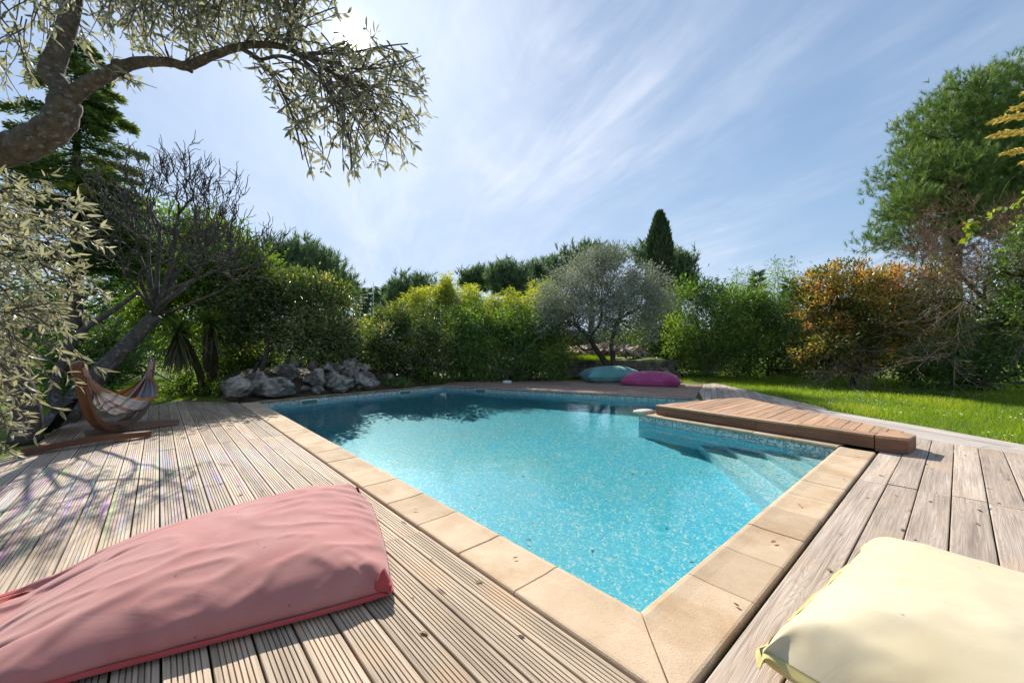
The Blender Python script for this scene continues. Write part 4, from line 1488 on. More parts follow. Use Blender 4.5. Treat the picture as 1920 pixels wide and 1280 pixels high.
for i, (px, py, hw, Y, lab) in enumerate(((677, 545, 13, 44, 'pointed far conifer nearest the left pine mass'), (697, 547, 15, 46, 'pointed far conifer, middle of the small clump in the gap'),
                                          (712, 545, 13, 42, 'pointed far conifer right in the gap, next to the tall thin mast'), (729, 540, 13, 43, 'pointed far conifer next to the round pine'),
                                          (744, 552, 14, 45, 'low far conifer in front of the first round pine'), (1420, 515, 22, 40, 'far bluish conifer seen between the two bamboo plumes'),
                                          (1480, 530, 18, 38, 'far bluish conifer left of the red-tipped bush'))):
    rng = np.random.default_rng(200 + i)
    b0 = at(px, 650, Y)
    root = plant('conifer_tree', lab, 'conifer', (b0[0], Y, -0.06), 'far conifers')
    top = at(px, py, Y)[2]
    hw_ = hw / F * Y
    n_ = 900
    h_ = rng.random(n_) ** 0.8
    lay = np.round(h_ * 12) / 12
    r_ = hw_ * (1.03 - lay) ** 0.7 * rng.uniform(0.3, 1.0, n_)
    th = rng.uniform(0, 6.283, n_)
    pos = np.stack((b0[0] + r_ * np.cos(th), Y + r_ * np.sin(th), 0.3 + (top - 0.3) * lay + rng.normal(size=n_) * 0.12), -1)
    d = np.stack((np.cos(th), np.sin(th), rng.uniform(0.1, 0.7, n_)), -1)
    mb = MB()
    leaves(mb, pos, d, rng.uniform(0.5, 0.9, n_), 0.3, rng.uniform(0.1, 0.6, n_), rng)
    mb.build('crown', M['needle_far'], root)
    mb = MB()
    tube(mb, [(b0[0], Y, -0.1), (b0[0], Y, top)], [0.15, 0.02], 6)
    mb.build('trunk', M['bark_dark'], root)
mb = MB()
q = at(700, 650, 34)
tube(mb, [(q[0], 34, -0.06), (q[0], 34, at(700, 529, 34)[2])], [0.05, 0.02], 6)
q2 = at(700, 540, 34)
tube(mb, [q2 + np.array((-0.5, 0, 0)), q2 + np.array((0.5, 0, 0))], 0.015, 5)
tag(mb.build('mast', M['metal']), 'tall thin mast standing in the gap between the far conifers', 'mast')

# far wood closing the horizon
rng = np.random.default_rng(5)
mb = MB()
n_ = 30000
th = rng.uniform(-1.15, 1.15, n_)
Yr = rng.uniform(52, 64, n_)
hh = (2.6 + 1.6 * np.array([noise.noise(Vector((a * 16, 3.0, 0))) for a in th])) * np.sqrt(rng.random(n_))
pos = np.stack((np.sin(th) * Yr * 1.2, np.cos(th) * Yr * 1.05, hh), -1)
leaves(mb, pos, rand_unit(rng, n_) * 0.7 + np.array((0, 0, 0.8)), rng.uniform(0.7, 1.4, n_), 0.45, rng.uniform(0, 0.6, n_), rng)
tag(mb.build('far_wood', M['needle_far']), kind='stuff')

# ---- cypress
rng = np.random.default_rng(31)
Y = 19.0
b0 = at(1237, 650, Y)
root = plant('cypress_tree', 'tall narrow dark cypress rising behind the silver olive', 'cypress', (b0[0], Y, -0.06))
zt = at(1237, 396, Y)[2]
n_ = 16000
h_ = rng.random(n_)
prof_r = np.interp(h_, [0, 0.1, 0.35, 0.6, 0.78, 0.9, 0.97, 1.0], [0.30, 0.55, 0.64, 0.62, 0.54, 0.34, 0.14, 0.02])
th = rng.uniform(0, 6.283, n_)
lump = np.array([noise.noise(Vector((math.cos(a) * 1.6, math.sin(a) * 1.6, b * 8))) for a, b in zip(th, h_)])
r_ = prof_r * (1 + 0.28 * lump) * rng.uniform(0.72, 1.0, n_)
pos = np.stack((b0[0] + r_ * np.cos(th), Y + r_ * np.sin(th), 0.1 + (zt - 0.3) * h_), -1)
d = np.stack((np.cos(th) * 0.35, np.sin(th) * 0.35, np.ones(n_)), -1) + rng.normal(size=(n_, 3)) * 0.22
mb = MB()
leaves(mb, pos, d, rng.uniform(0.16, 0.36, n_), 0.26, 0.45 + lump * 0.4 + rng.normal(size=n_) * 0.2, rng)
mb.build('crown', M['leaf_cypress'], root)
mb = MB()
tube(mb, [(b0[0], Y, -0.1), (b0[0], Y, 2.0), (b0[0], Y, zt * 0.9)], [0.16, 0.12, 0.02], 7)
mb.build('trunk', M['bark_dark'], root)

# ---- yellow bamboo behind the hedge, and the hedge itself
def bamboo(name, label, cat, plumes, Yc, seed, mat, nleaf, L, group=None, dz=0.6, dy=0.7):
    """plumes: (px, top py, half width px); every plume is a fan of culms with drooping narrow leaves"""
    rng = np.random.default_rng(seed)
    b0 = at(np.mean([p_[0] for p_ in plumes]), 650, Yc)
    root = plant(name, label, cat, (b0[0], Yc, -0.06), group)
    mb, tb = MB(), MB()
    for px, py, hw in plumes:
        Yp = Yc + rng.normal() * dy
        tip = at(px, py, Yp)
        hw_ = hw / F * Yp
        n_ = int(nleaf)
        nc = 9
        for k_ in range(nc):
            e_ = tip + np.array((rng.normal() * hw_ * 0.45, rng.normal() * 0.45, -abs(rng.normal()) * dz * 0.7))
            b_ = np.array((tip[0] + rng.normal() * 0.3, Yp + rng.normal() * 0.35, -0.06))
            cpath = curve([b_, b_ * 0.5 + e_ * 0.5 + np.array((0, 0, 0.15)), e_], 5)
            tube(tb, cpath, np.linspace(0.016, 0.004, len(cpath)), 4)
            t_ = 1 - rng.random(n_ // nc) ** 1.4 * 0.72
            base_ = np.stack([np.interp(t_, np.linspace(0, 1, len(cpath)), cpath[:, i]) for i in range(3)], -1)
            rad = hw_ * 0.5 * (1.08 - t_)[:, None] ** 0.7 + 0.05
            off = rng.normal(size=(len(t_), 3)) * rad * np.array((1, 1, 0.6))
            ds = unit(unit(off) * 0.8 + rng.normal(size=off.shape) * 0.5 + np.array((0, 0, -0.15)))
            leaves(mb, base_ + off, ds, L * rng.uniform(0.6, 1.25, len(t_)), 0.17, 0.5 + rng.normal() * 0.12 + rng.normal(size=len(t_)) * 0.22, rng, 4, 0.6)
    mb.build('foliage', M[mat], root)
    tb.build('culms', M['pole'] if mat == 'leaf_yellow' else M['bark_dark'], root)
    return root


YB = [('yellow bamboo plume over the laurel hedge, nearest the far conifers', [(700, 600, 24), (725, 585, 26), (750, 575, 30)]),
      ('yellow bamboo clump with the tallest thin plume above it', [(775, 555, 30), (800, 535, 32), (828, 515, 16), (838, 522, 20), (815, 565, 34)]),
      ('yellow bamboo clump right of the tallest plume, in the middle of the hedge', [(858, 530, 30), (878, 545, 32), (845, 575, 34), (905, 560, 30)]),
      ('yellow bamboo clump before the broad round-topped pine', [(932, 555, 22), (925, 580, 30), (962, 545, 20), (970, 580, 30)]),
      ('yellow bamboo clump touching the left side of the silver olive', [(1000, 545, 24), (1020, 525, 24), (1035, 555, 26), (1000, 590, 30)])]
for i, (lab, pl) in enumerate(YB):
    bamboo('bamboo_clump', lab, 'bamboo', pl, 17.0, 300 + i, 'leaf_yellow', 3200, 0.21, 'yellow bamboo behind the hedge')

shrub('laurel_hedge', 'dark glossy laurel hedge at the back of the pool, left of the bamboo hedge', 'hedge', at(765, 716, 13.4),
      [blob(770, 655, 13.4, 78, 66, 0.9), blob(722, 640, 13.2, 42, 50, 0.8), blob(815, 648, 13.6, 45, 62, 0.9), blob(740, 600, 13.8, 45, 25, 0.7), blob(700, 670, 12.9, 24, 38, 0.6), blob(765, 704, 13.7, 82, 18, 0.6)],
      560, 46, 0.14, 0.115, 0.42, 'leaf_viburnum', 41, shell=(0.5, 1.03), up=0.25, bias=0.42)
shrub('bamboo_hedge', 'dense green bamboo hedge at the back of the pool behind the red-brown deck', 'hedge', at(950, 712, 14.6),
      [blob(950, 655, 14.7, 108, 70, 0.9), blob(880, 650, 14.5, 50, 68, 0.9), blob(1020, 660, 14.7, 44, 62, 0.8), blob(905, 605, 14.9, 60, 30, 0.8), blob(985, 615, 14.9, 60, 30, 0.8), blob(950, 702, 15.0, 112, 16, 0.6)],
      900, 46, 0.19, 0.17, 0.19, 'leaf_bamboo', 42, shell=(0.5, 1.02), up=-0.1, nl=60, bark='pole', ragged=0.09, bias=0.45)
rng = np.random.default_rng(43)
shrub('leafy_plant', 'low bright green plant at the pool edge under the laurel hedge', 'plant', at(800, 718, 13.0),
      [blob(798, 706, 13.0, 16, 13), blob(800, 712, 12.9, 12, 8)], 40, 22, 0.07, 0.10, 0.45, 'leaf_fresh', 44, nl=6)
shrub('creeping_plant', 'low creeping plant at the pool edge right of the boulders', 'plant', at(735, 722, 11.8),
      [blob(735, 718, 11.8, 30, 7), blob(755, 719, 12.1, 20, 6)], 60, 22, 0.05, 0.07, 0.5, 'leaf_laurel', 45, nl=5)

# ---- evergreen shrub left of the pool, with bare stems over the boulders
shrub('evergreen_shrub', 'big glossy evergreen shrub with bare stems above the boulders', 'shrub', at(510, 700, 11.4),
      [blob(555, 555, 11.8, 72, 62), blob(500, 600, 11.6, 60, 50), blob(618, 615, 11.6, 48, 62), blob(570, 630, 11.3, 80, 42), blob(455, 610, 11.4, 46, 52), blob(452, 565, 11.0, 48, 48), blob(438, 520, 11.0, 32, 34), blob(655, 650, 11.9, 24, 48), blob(590, 580, 11.9, 60, 50)],
      820, 52, 0.15, 0.115, 0.42, 'leaf_viburnum', 50,
      [[T(488, 705, 10.9, 0.06), T(500, 660, 10.9, 0.055), T(503, 625, 11.0, 0.045), T(525, 590, 11.3, 0.03)], [T(535, 700, 11.2, 0.055), T(545, 660, 11.2, 0.05), T(575, 630, 11.3, 0.035), T(600, 600, 11.5, 0.025)],
       [T(470, 715, 11.0, 0.05), T(485, 680, 11.0, 0.045), T(520, 645, 11.2, 0.03)]], 'bark_grey', 34, shell=(0.4, 1.03), up=0.25, zmin=0.75, bias=0.5)
shrub('understory_shrub', 'shaded leafy undergrowth bush behind the shrub stems and boulders', 'shrub', at(560, 690, 13.2),
      [blob(540, 665, 13.2, 110, 50, 0.8), blob(640, 670, 13.4, 60, 50, 0.8), blob(460, 670, 13.2, 60, 55, 0.8)], 460, 40, 0.2, 0.11, 0.4, 'leaf_gloss', 51, shell=(0.2, 1.0), nl=10)
shrub('backlit_bush', 'sunlit yellow-green bush behind the two yuccas', 'shrub', at(430, 715, 13.5),
      [blob(425, 660, 13.5, 60, 55, 0.9), blob(380, 640, 13.8, 50, 60, 0.9), blob(470, 680, 13.0, 40, 40)], 420, 34, 0.2, 0.10, 0.42, 'leaf_fresh', 52, shell=(0.2, 1.0), nl=12, bias=0.4)
shrub('low_leafy_bush', 'low leafy bush where the lawn meets the left deck', 'shrub', at(350, 735, 10.4),
      [blob(355, 722, 10.4, 40, 20), blob(395, 730, 10.2, 30, 12), blob(325, 735, 10.4, 26, 12)], 110, 24, 0.1, 0.11, 0.3, 'leaf_fresh', 53, nl=6, bias=0.35)

# ---- trees behind the hammock
shrub('light_green_tree', 'light green leafy tree behind the bare tree', 'tree', at(385, 715, 11.8),
      [blob(395, 470, 11.8, 46, 65), blob(350, 520, 11.8, 50, 70), blob(420, 560, 11.5, 55, 50), blob(440, 510, 12.2, 40, 40), blob(300, 590, 11.6, 50, 40), blob(455, 490, 11.0, 42, 40), blob(482, 508, 11.2, 34, 32), blob(410, 505, 11.0, 40, 50)], 860, 44, 0.2, 0.11, 0.42, 'leaf_fresh', 54,
      [[T(390, 720, 11.8, 0.12), T(388, 620, 11.8, 0.10), T(392, 540, 11.8, 0.06)]], 'bark_dark', 24, shell=(0.3, 1.05), bias=0.3)
shrub('dark_tree', 'dark dense tree filling the back left, behind the bare tree and conifer', 'tree', at(250, 700, 19.0),
      [blob(330, 460, 19, 70, 80), blob(260, 560, 19, 70, 60), blob(200, 600, 19, 60, 45), blob(120, 590, 18, 70, 70), blob(40, 600, 18, 70, 80)], 520, 32, 0.4, 0.24, 0.4, 'leaf_laurel', 55,
      [[T(250, 705, 19, 0.2), T(255, 600, 19, 0.16), T(300, 500, 19, 0.1)]], 'bark_dark', 26, shell=(0.3, 1.05), bias=0.35)
shrub('laurel_bush', 'shiny green laurel bush behind the forked trunk at the left', 'shrub', at(185, 735, 9.2),
      [blob(190, 650, 9.4, 34, 36), blob(175, 690, 9.2, 42, 34), blob(120, 700, 8.8, 36, 40), blob(140, 740, 8.8, 50, 24)], 210, 26, 0.13, 0.13, 0.42, 'leaf_gloss', 56, nl=12, bias=0.6)
shrub('dark_bush', 'dark bush along the lawn behind the hammock', 'shrub', at(270, 690, 15.5),
      [blob(240, 660, 15.5, 50, 38), blob(300, 655, 15.5, 46, 42), blob(190, 660, 16, 50, 40), blob(100, 680, 15, 80, 40), blob(10, 690, 14, 60, 50)], 380, 34, 0.24, 0.15, 0.4, 'leaf_laurel', 57, nl=12, bias=0.35)

# conifer on the left
rng = np.random.default_rng(60)
Y = 9.4
b0 = at(140, 650, Y)
root = plant('conifer_tree', 'tall layered dark green conifer with yellowish tips, behind the olive branch', 'conifer', (b0[0], Y, -0.06))
tb, mb = MB(), MB()
trk = curve([(b0[0] - 0.05, Y, -0.1, 0.17), (b0[0], Y, 2.0, 0.15), (b0[0] + 0.05, Y, 5.0, 0.09), (b0[0] + 0.02, Y, 8.6, 0.02)], 8)
tube(tb, trk[:, :3], trk[:, 3], 10)
for k_ in range(100):
    f_ = (k_ + rng.random()) / 100
    z_ = 3.0 + f_ * 5.5
    az = rng.uniform(0, 6.283) if rng.random() < 0.75 else rng.normal() * 0.5
    Lb = (1.75 * (1 - f_) ** 0.7 + 0.25) * rng.uniform(0.75, 1.1)
    dirv = np.array((math.cos(az), math.sin(az), 0))
    s_ = np.array((b0[0], Y, z_))
    p_ = curve([s_, s_ + dirv * Lb * 0.5 + np.array((0, 0, -0.02)), s_ + dirv * Lb + np.array((0, 0, -0.16 * Lb))], 6)
    tube(tb, p_, np.linspace(0.03 * (1 - f_) + 0.01, 0.004, len(p_)), 5)
    n_ = int(620 * Lb)
    t_ = rng.random(n_) ** 0.75
    base_ = np.stack([np.interp(t_, np.linspace(0, 1, len(p_)), p_[:, i]) for i in range(3)], -1)
    side = np.array((-dirv[1], dirv[0], 0))
    w_ = rng.normal(size=n_) * 0.26 * Lb * (1.15 - t_) ** 0.8 * 0.8
    pos = base_ + side * w_[:, None] + np.array((0, 0, 1)) * (-np.abs(w_) * 0.25 + rng.normal(size=n_) * 0.035)[:, None]
    d = dirv * 0.8 + side * (np.sign(w_) * 0.7)[:, None] + rng.normal(size=(n_, 3)) * 0.3 + np.array((0, 0, -0.22))
    leaves(mb, pos, d, rng.uniform(0.07, 0.15, n_), 0.24, 0.34 + rng.normal() * 0.10 + 0.35 * t_ * rng.random(n_) + rng.normal(size=n_) * 0.12, rng)
mb.build('crown', M['needle_cedar'], root)
for k_ in range(46):
    z_ = rng.uniform(1.6, 4.6)
    az = rng.uniform(0, 6.283)
    s_ = np.array((b0[0], Y, z_))
    d = np.array((math.cos(az), math.sin(az), 0.1))
    Lb = rng.uniform(0.5, 1.6)
    p_ = curve([s_, s_ + d * Lb * 0.5 + rng.normal(size=3) * 0.06, s_ + d * Lb + rng.normal(size=3) * 0.15], 5)
    tube(tb, p_, np.linspace(0.018, 0.004, len(p_)), 4)
tb.build('trunk', M['bark_grey'], root, smooth=True)

# ---- bare fig-like tree
def grow(mb, rng, p, d, L_, r, depth, curl, spread, minr=0.006, tip_up=0.5, child=(3, 5)):
    n_ = 5
    pts, rr = [np.array(p, float)], [r]
    d = unit(d)
    for i in range(n_):
        d = unit(d + rng.normal(size=3) * curl + np.array((0, 0, tip_up * 0.12)))
        pts.append(pts[-1] + d * L_ / n_)
        rr.append(r * (1 - 0.45 * (i + 1) / n_))
    tube(mb, pts, rr, 7 if r > 0.03 else 5 if r > 0.012 else 4)
    if depth == 0:
        return
    for k_ in range(rng.integers(*child)):
        i = rng.integers(2, n_ + 1)
        ax = rand_unit(rng, 1)[0]
        nd = unit(d + np.cross(d, ax) * spread * rng.uniform(0.5, 1.3) + np.array((0, 0, 0.15 * tip_up)))
        grow(mb, rng, pts[i], nd, L_ * rng.uniform(0.55, 0.85), max(minr, rr[i] * rng.uniform(0.5, 0.72)), depth - 1, curl, spread, minr, tip_up, child)
    grow(mb, rng, pts[-1], d, L_ * 0.75, max(minr, rr[-1] * 0.9), depth - 1, curl, spread, minr, tip_up, child)


rng = np.random.default_rng(71)
root = plant('bare_tree', 'leafless grey tree with a leaning trunk behind the hammock', 'tree', at(110, 800, 6.6))
tb = MB()
stem = curve([T(95, 810, 6.3, 0.21), T(125, 775, 6.5, 0.18), T(190, 695, 6.9, 0.135), T(250, 635, 7.2, 0.12), T(292, 590, 7.3, 0.11)], 6)
tube(tb, stem[:, :3], stem[:, 3], 12)
tube(tb, *(lambda c_: (c_[:, :3], c_[:, 3]))(curve([T(112, 770, 6.4, 0.09), T(100, 735, 6.4, 0.075), T(112, 690, 6.5, 0.06), T(150, 625, 6.7, 0.05), T(215, 580, 7.0, 0.04), T(262, 545, 7.2, 0.03)], 5)), 8)
tb.build('trunk', M['bark_grey'], root, smooth=True)
tb = MB()
fork = stem[-1][:3]
for k_, (px, py, Y, r) in enumerate(((262, 480, 7.0, 0.055), (300, 430, 7.4, 0.06), (335, 400, 7.1, 0.055), (385, 460, 7.3, 0.05), (400, 510, 6.9, 0.045), (355, 440, 6.7, 0.05), (310, 490, 6.5, 0.045), (330, 510, 7.8, 0.045),
                                     (240, 520, 6.9, 0.04), (415, 545, 7.2, 0.04), (370, 520, 6.5, 0.04), (280, 400, 7.6, 0.045), (350, 540, 7.6, 0.04))):
    b_ = at(px, py, Y)
    c_ = curve([fork, (fork + b_) / 2 + rng.normal(size=3) * 0.1, b_], 5)
    tube(tb, c_, np.linspace(r * 0.8, r * 0.45, len(c_)), 7)
    for q in range(2):
        side_ = np.array((np.sign(px - 300) * 0.6, rng.normal() * 0.4, 0.1)) if q == 1 else np.array((0.1, 0, 0.25))
        grow(tb, rng, b_, unit(b_ - fork) + rng.normal(size=3) * 0.4 + side_, 0.60, r * 0.42, 3, 0.26, 0.95, 0.0072, 1.1, (2, 4))
tb.build('branches', M['bark_grey'], root, smooth=True)
shrub_root = plant('old_trunk', 'thick grey trunk at the left edge beside the black sheet', 'trunk', P(45, 822))
tb = MB()
c_ = curve([T(48, 828, 5.2, 0.16), T(50, 780, 5.2, 0.14), T(44, 740, 5.2, 0.125), T(20, 680, 5.2, 0.11), T(-20, 600, 5.2, 0.10), T(-60, 520, 5.2, 0.05)], 5)
tube(tb, c_[:, :3], c_[:, 3], 12)
tb.build('stem', M['bark_grey'], shrub_root, smooth=True)

# ---- yuccas
def yucca(label, head, base, seed, n_, L_, skirt):
    rng = np.random.default_rng(seed)
    root = plant('yucca', label, 'yucca', base, 'yuccas by the lawn')
    tb = MB()
    c_ = curve([(*base[:3], 0.10), (*((np.array(base[:3]) * 0.5 + head * 0.5) + np.array((0.08, 0, 0))), 0.085), (*head, 0.075)], 6)
    tube(tb, c_[:, :3], c_[:, 3], 9)
    tb.build('trunk', M['bark_dark'], root, smooth=True)
    mb, sk = MB(), MB()
    for arr, cnt, lo, hi, vv in ((mb, n_, -0.35, 1.2, (0.45, 0.95)), (sk, skirt, -3.0, -0.9, (0.0, 0.35))):
        az = rng.uniform(0, 6.283, cnt)
        el = rng.uniform(lo, hi, cnt)
        d = unit(np.stack((np.cos(az), np.sin(az), el), -1))
        l_ = L_ * rng.uniform(0.75, 1.1, cnt)
        pos = head + rng.normal(size=(cnt, 3)) * 0.04 + (np.array((0, 0, -0.12)) if arr is sk else 0)
        side = unit(np.cross(d, np.array((0, 0, 1.0))))
        segs = 4
        V = []
        for s in range(segs + 1):
            f_ = s / segs
            w_ = 0.021 * (1 - f_ ** 2.2) + 0.001
            ctr = pos + d * (l_ * f_)[:, None] - np.array((0, 0, 1)) * (0.28 * l_ * f_ ** 2)[:, None]
            V += [ctr - side * w_, ctr + side * w_]
        V = np.stack(V, 1)
        k_ = V.shape[1]
        fc = np.array([[2 * s, 2 * s + 1, 2 * s + 3, 2 * s + 2] for s in range(segs)])
        fc = (np.arange(cnt)[:, None, None] * k_ + fc[None]).reshape(-1, 4)
        arr.add(V.reshape(-1, 3), fc, np.repeat(rng.uniform(*vv, cnt), k_))
    mb.build('leaf_rosette', M['leaf_yucca'], root)
    sk.build('dead_leaf_skirt', M['leaf_yucca'], root)


yucca('yucca with a brown hanging skirt of dead leaves, nearer the hammock', at(336, 620, 9.4), P(385, 735), 81, 150, 0.80, 130)
yucca('darker yucca with an upright straight stem, farther from the hammock', at(397, 606, 9.9), P(396, 733), 82, 130, 0.75, 40)

# ---- silver olive at the back
rng = np.random.default_rng(90)
Yo = 14.6
shrub('olive_tree', 'round silver-grey olive tree with a forked dark trunk behind the teal and magenta bags', 'olive tree', at(1140, 708, Yo),
      [blob(1125, 540, Yo, 88, 72), blob(1075, 580, Yo, 60, 62), blob(1195, 555, Yo, 58, 62), blob(1130, 500, Yo, 76, 38), blob(1160, 585, Yo - 0.4, 80, 55), blob(1050, 570, Yo, 36, 56)],
      1250, 56, 0.155, 0.10, 0.28, 'leaf_olive_far', 91,
      [[T(1143, 712, Yo, 0.14), T(1138, 685, Yo, 0.12), T(1118, 655, Yo, 0.10), T(1104, 633, Yo, 0.085), T(1080, 610, Yo, 0.06)], [T(1143, 705, Yo, 0.11), T(1149, 675, Yo, 0.10), T(1147, 640, Yo, 0.08), T(1160, 600, Yo, 0.06)],
       [T(1104, 633, Yo, 0.06), T(1125, 605, Yo, 0.05), T(1128, 570, Yo, 0.03)], [T(1118, 652, Yo, 0.04), T(1095, 655, Yo - 0.2, 0.035), T(1075, 640, Yo - 0.3, 0.025)]],
      'bark_dark', 60, shell=(0.35, 1.05), up=0.3, bias=0.6, ragged=0.15)
shrub('sunlit_bush', 'bright yellow-green bush seen through the gap right of the olive trunk', 'shrub', at(1190, 665, 19.5),
      [blob(1190, 625, 19.5, 36, 40), blob(1225, 610, 20, 26, 50)], 130, 30, 0.26, 0.15, 0.42, 'leaf_fresh', 92, bias=0.55)
shrub('ivy_column', 'dark ivy-clad bush standing right of the olive, below the cypress', 'shrub', at(1222, 690, 17.6),
      [blob(1222, 630, 17.6, 22, 55), blob(1228, 670, 17.2, 26, 36)], 150, 32, 0.18, 0.13, 0.45, 'leaf_gloss', 93, bias=0.35)

# terrace wall, rubble and poles behind the olive
mb = MB()
rng = np.random.default_rng(94)
x0, x1, Yw = 1.6, 6.4, 15.9
for row in range(5):
    x = x0 + rng.uniform(-0.2, 0)
    while x < x1:
        w_ = rng.uniform(0.18, 0.42)
        box(mb, (x + w_ / 2, Yw + rng.normal() * 0.02, 0.07 + row * 0.135), (w_ / 2 - 0.008, 0, rng.normal() * 0.008), (0, 0.16, 0), (0, 0, 0.062), rng.random(), (x, row))
        x += w_
tag(mb.build('stone_wall', M['drystone']), 'low dark dry-stone terrace wall in the shade behind the olive trunk', 'wall')
mb = MB()
gx_, gy_ = np.meshgrid(np.linspace(1.4, 7.0, 40), np.linspace(15.95, 22, 24))
gz_ = 0.66 + 0.12 * np.sin(gx_ * 1.9) * np.cos(gy_ * 1.3) - np.clip((gy_ - 20) / 2, 0, 1) * 0.7 - np.clip((gx_ - 6.2) / 0.8, 0, 1) * 0.75
nx_ = 40
mb.add(np.stack((gx_, gy_, gz_), -1).reshape(-1, 3), np.array([[j * nx_ + i, j * nx_ + i + 1, (j + 1) * nx_ + i + 1, (j + 1) * nx_ + i] for j in range(23) for i in range(39)]))
tag(mb.build('terrace_ground', M['lawn'], smooth=True), kind='structure')
mb = MB()
for k_ in range(210):
    x, y = rng.uniform(2.0, 5.9), 16.9 + abs(rng.normal()) * 0.9
    s = rng.uniform(0.08, 0.24)
    a = rng.uniform(0, 3.14)
    zz = 0.76 + 0.28 * rng.random() * math.exp(-((x - 4.3) / 1.6) ** 2) + 0.25 * min(1, (y - 16.7))
    box(mb, (x, y, zz), (s * math.cos(a), s * math.sin(a), rng.normal() * 0.04), (-s * 0.6 * math.sin(a), s * 0.6 * math.cos(a), rng.normal() * 0.05), (0.01, 0, rng.uniform(0.03, 0.07)), rng.random(), (x, y))
tag(mb.build('rubble', M['rubble']), kind='stuff')
for (xa, ya, xb, yb, Ya, Yb, r), lab in (((1190, 663, 1252, 697, 16.9, 15.4, 0.032), 'long pale pole leaning down from the rubble to the grass'),
                                         ((1223, 666, 1256, 698, 16.8, 15.3, 0.024), 'thin darker pole leaning beside the long pale one'),
                                         ((1232, 670, 1257, 678, 16.6, 16.0, 0.028), 'short pole lying almost flat at the right end of the rubble')):
    mb = MB()
    a, b = at(xa, ya, Ya), at(xb, yb, Yb)
    tube(mb, [a, (a + b) / 2 + np.array((0, 0, -0.015)), b], [r, r * 0.9, r * 0.75], 7)
    tag(mb.build('wooden_pole', M['pole']), lab, 'pole')

# ---- right hand hedges
shrub('bamboo_hedge', 'tall light green bamboo hedge right of the silver olive, with the plume leaning right', 'hedge', at(1330, 700, 16.4),
      [blob(1320, 600, 16.4, 64, 66, 1.0), blob(1290, 640, 16.2, 42, 60, 1.0), blob(1350, 640, 16.2, 70, 62, 1.0), blob(1375, 570, 16.8, 40, 40, 0.8), blob(1300, 555, 16.6, 36, 30, 0.8), blob(1330, 688, 16.6, 84, 22, 0.7)],
      560, 46, 0.22, 0.17, 0.26, 'leaf_bamboo', 95, shell=(0.45, 1.03), nl=50, bark='pole', up=0.1, bias=0.5)
bamboo('bamboo_clump', 'feathery bamboo plumes above the light green hedge right of the cypress', 'bamboo', [(1345, 520, 20), (1390, 500, 18), (1365, 530, 26)], 17.2, 310, 'leaf_bamboo', 900, 0.2, 'green bamboo plumes on the right')
bamboo('bamboo_clump', 'tallest feathery bamboo plume between the light hedge and the red-tipped bush', 'bamboo', [(1456, 488, 14), (1440, 515, 20), (1425, 540, 24), (1470, 540, 18)], 17.6, 311, 'leaf_bamboo', 900, 0.2, 'green bamboo plumes on the right')
shrub('dark_hedge', 'dark shaded hedge between the light bamboo hedge and the red-tipped bush', 'hedge', at(1440, 700, 16.6),
      [blob(1440, 640, 16.6, 68, 58, 1.0), blob(1480, 610, 16.8, 46, 50, 1.0), blob(1420, 590, 16.8, 48, 44, 0.9), blob(1500, 650, 16.4, 40, 50, 0.9), blob(1560, 650, 16.4, 60, 60, 0.9), blob(1460, 688, 16.8, 100, 22, 0.7)],
      560, 44, 0.22, 0.14, 0.36, 'leaf_laurel', 96, shell=(0.45, 1.03), nl=14, bias=0.38)

shrub('photinia_bush', 'big red-tipped evergreen bush at the right lawn edge', 'shrub', at(1590, 718, 12.8),
      [blob(1590, 545, 12.8, 78, 66), blob(1540, 600, 12.7, 46, 56), blob(1620, 600, 12.6, 80, 70), blob(1690, 560, 13.0, 80, 72), blob(1545, 665, 12.3, 48, 34), blob(1525, 550, 12.9, 32, 40), blob(1590, 660, 12.5, 70, 44), blob(1710, 640, 12.9, 60, 60)],
      1300, 44, 0.12, 0.115, 0.40, 'leaf_photinia', 97, [[T(1600, 722, 12.8, 0.09), T(1605, 660, 12.8, 0.07), T(1600, 600, 12.8, 0.04)]], 'bark_dark', 34, shell=(0.55, 1.04), up=0.35, bias=0.37, spread=0.24)


def twiggery(name, label, cat, base, starts, seed, mat, L_, r, depth, dirs, curl=0.16, spread=0.8, tip_up=0.0, part='twigs', child=(2, 4)):
    rng = np.random.default_rng(seed)
    root = plant(name, label, cat, base)
    tb = MB()
    for s in starts:
        d = np.array(dirs) + rng.normal(size=3) * 0.45
        grow(tb, rng, s, d, L_ * rng.uniform(0.7, 1.3), r, depth, curl, spread, 0.0045, tip_up, child)
    tb.build(part, M[mat], root)
    return root


rng = np.random.default_rng(98)
twiggery('dry_brushwood', 'heap of dry grey brushwood lying under the red-tipped bush', 'brushwood', at(1600, 718, 11.9),
         [at(rng.uniform(1570, 1650), rng.uniform(660, 705), rng.uniform(11.7, 12.3)) for _ in range(34)], 99, 'bark_dry', 0.62, 0.013, 2, (-0.75, -0.4, -0.28), 0.13, 0.6)
twiggery('bare_climber', 'tangle of bare reddish climbing stems under the big right pine', 'climber', at(1800, 735, 11.0),
         [at(rng.uniform(1715, 1960), rng.uniform(430, 560), rng.uniform(9.6, 11.8)) for _ in range(46)], 101, 'bark_red', 0.62, 0.013, 3, (-0.2, -0.1, 0.5), 0.22, 0.9, 0.1)
twiggery('bare_bush', 'arching grey-brown bare bush in front of the dark hedge at the right edge', 'bush', at(1850, 735, 10.0),
         [at(rng.uniform(1760, 1980), rng.uniform(440, 680), rng.uniform(9.4, 11.0)) for _ in range(95)], 102, 'bark_dry', 0.72, 0.012, 2, (-0.85, -0.1, 0.12), 0.17, 0.75)
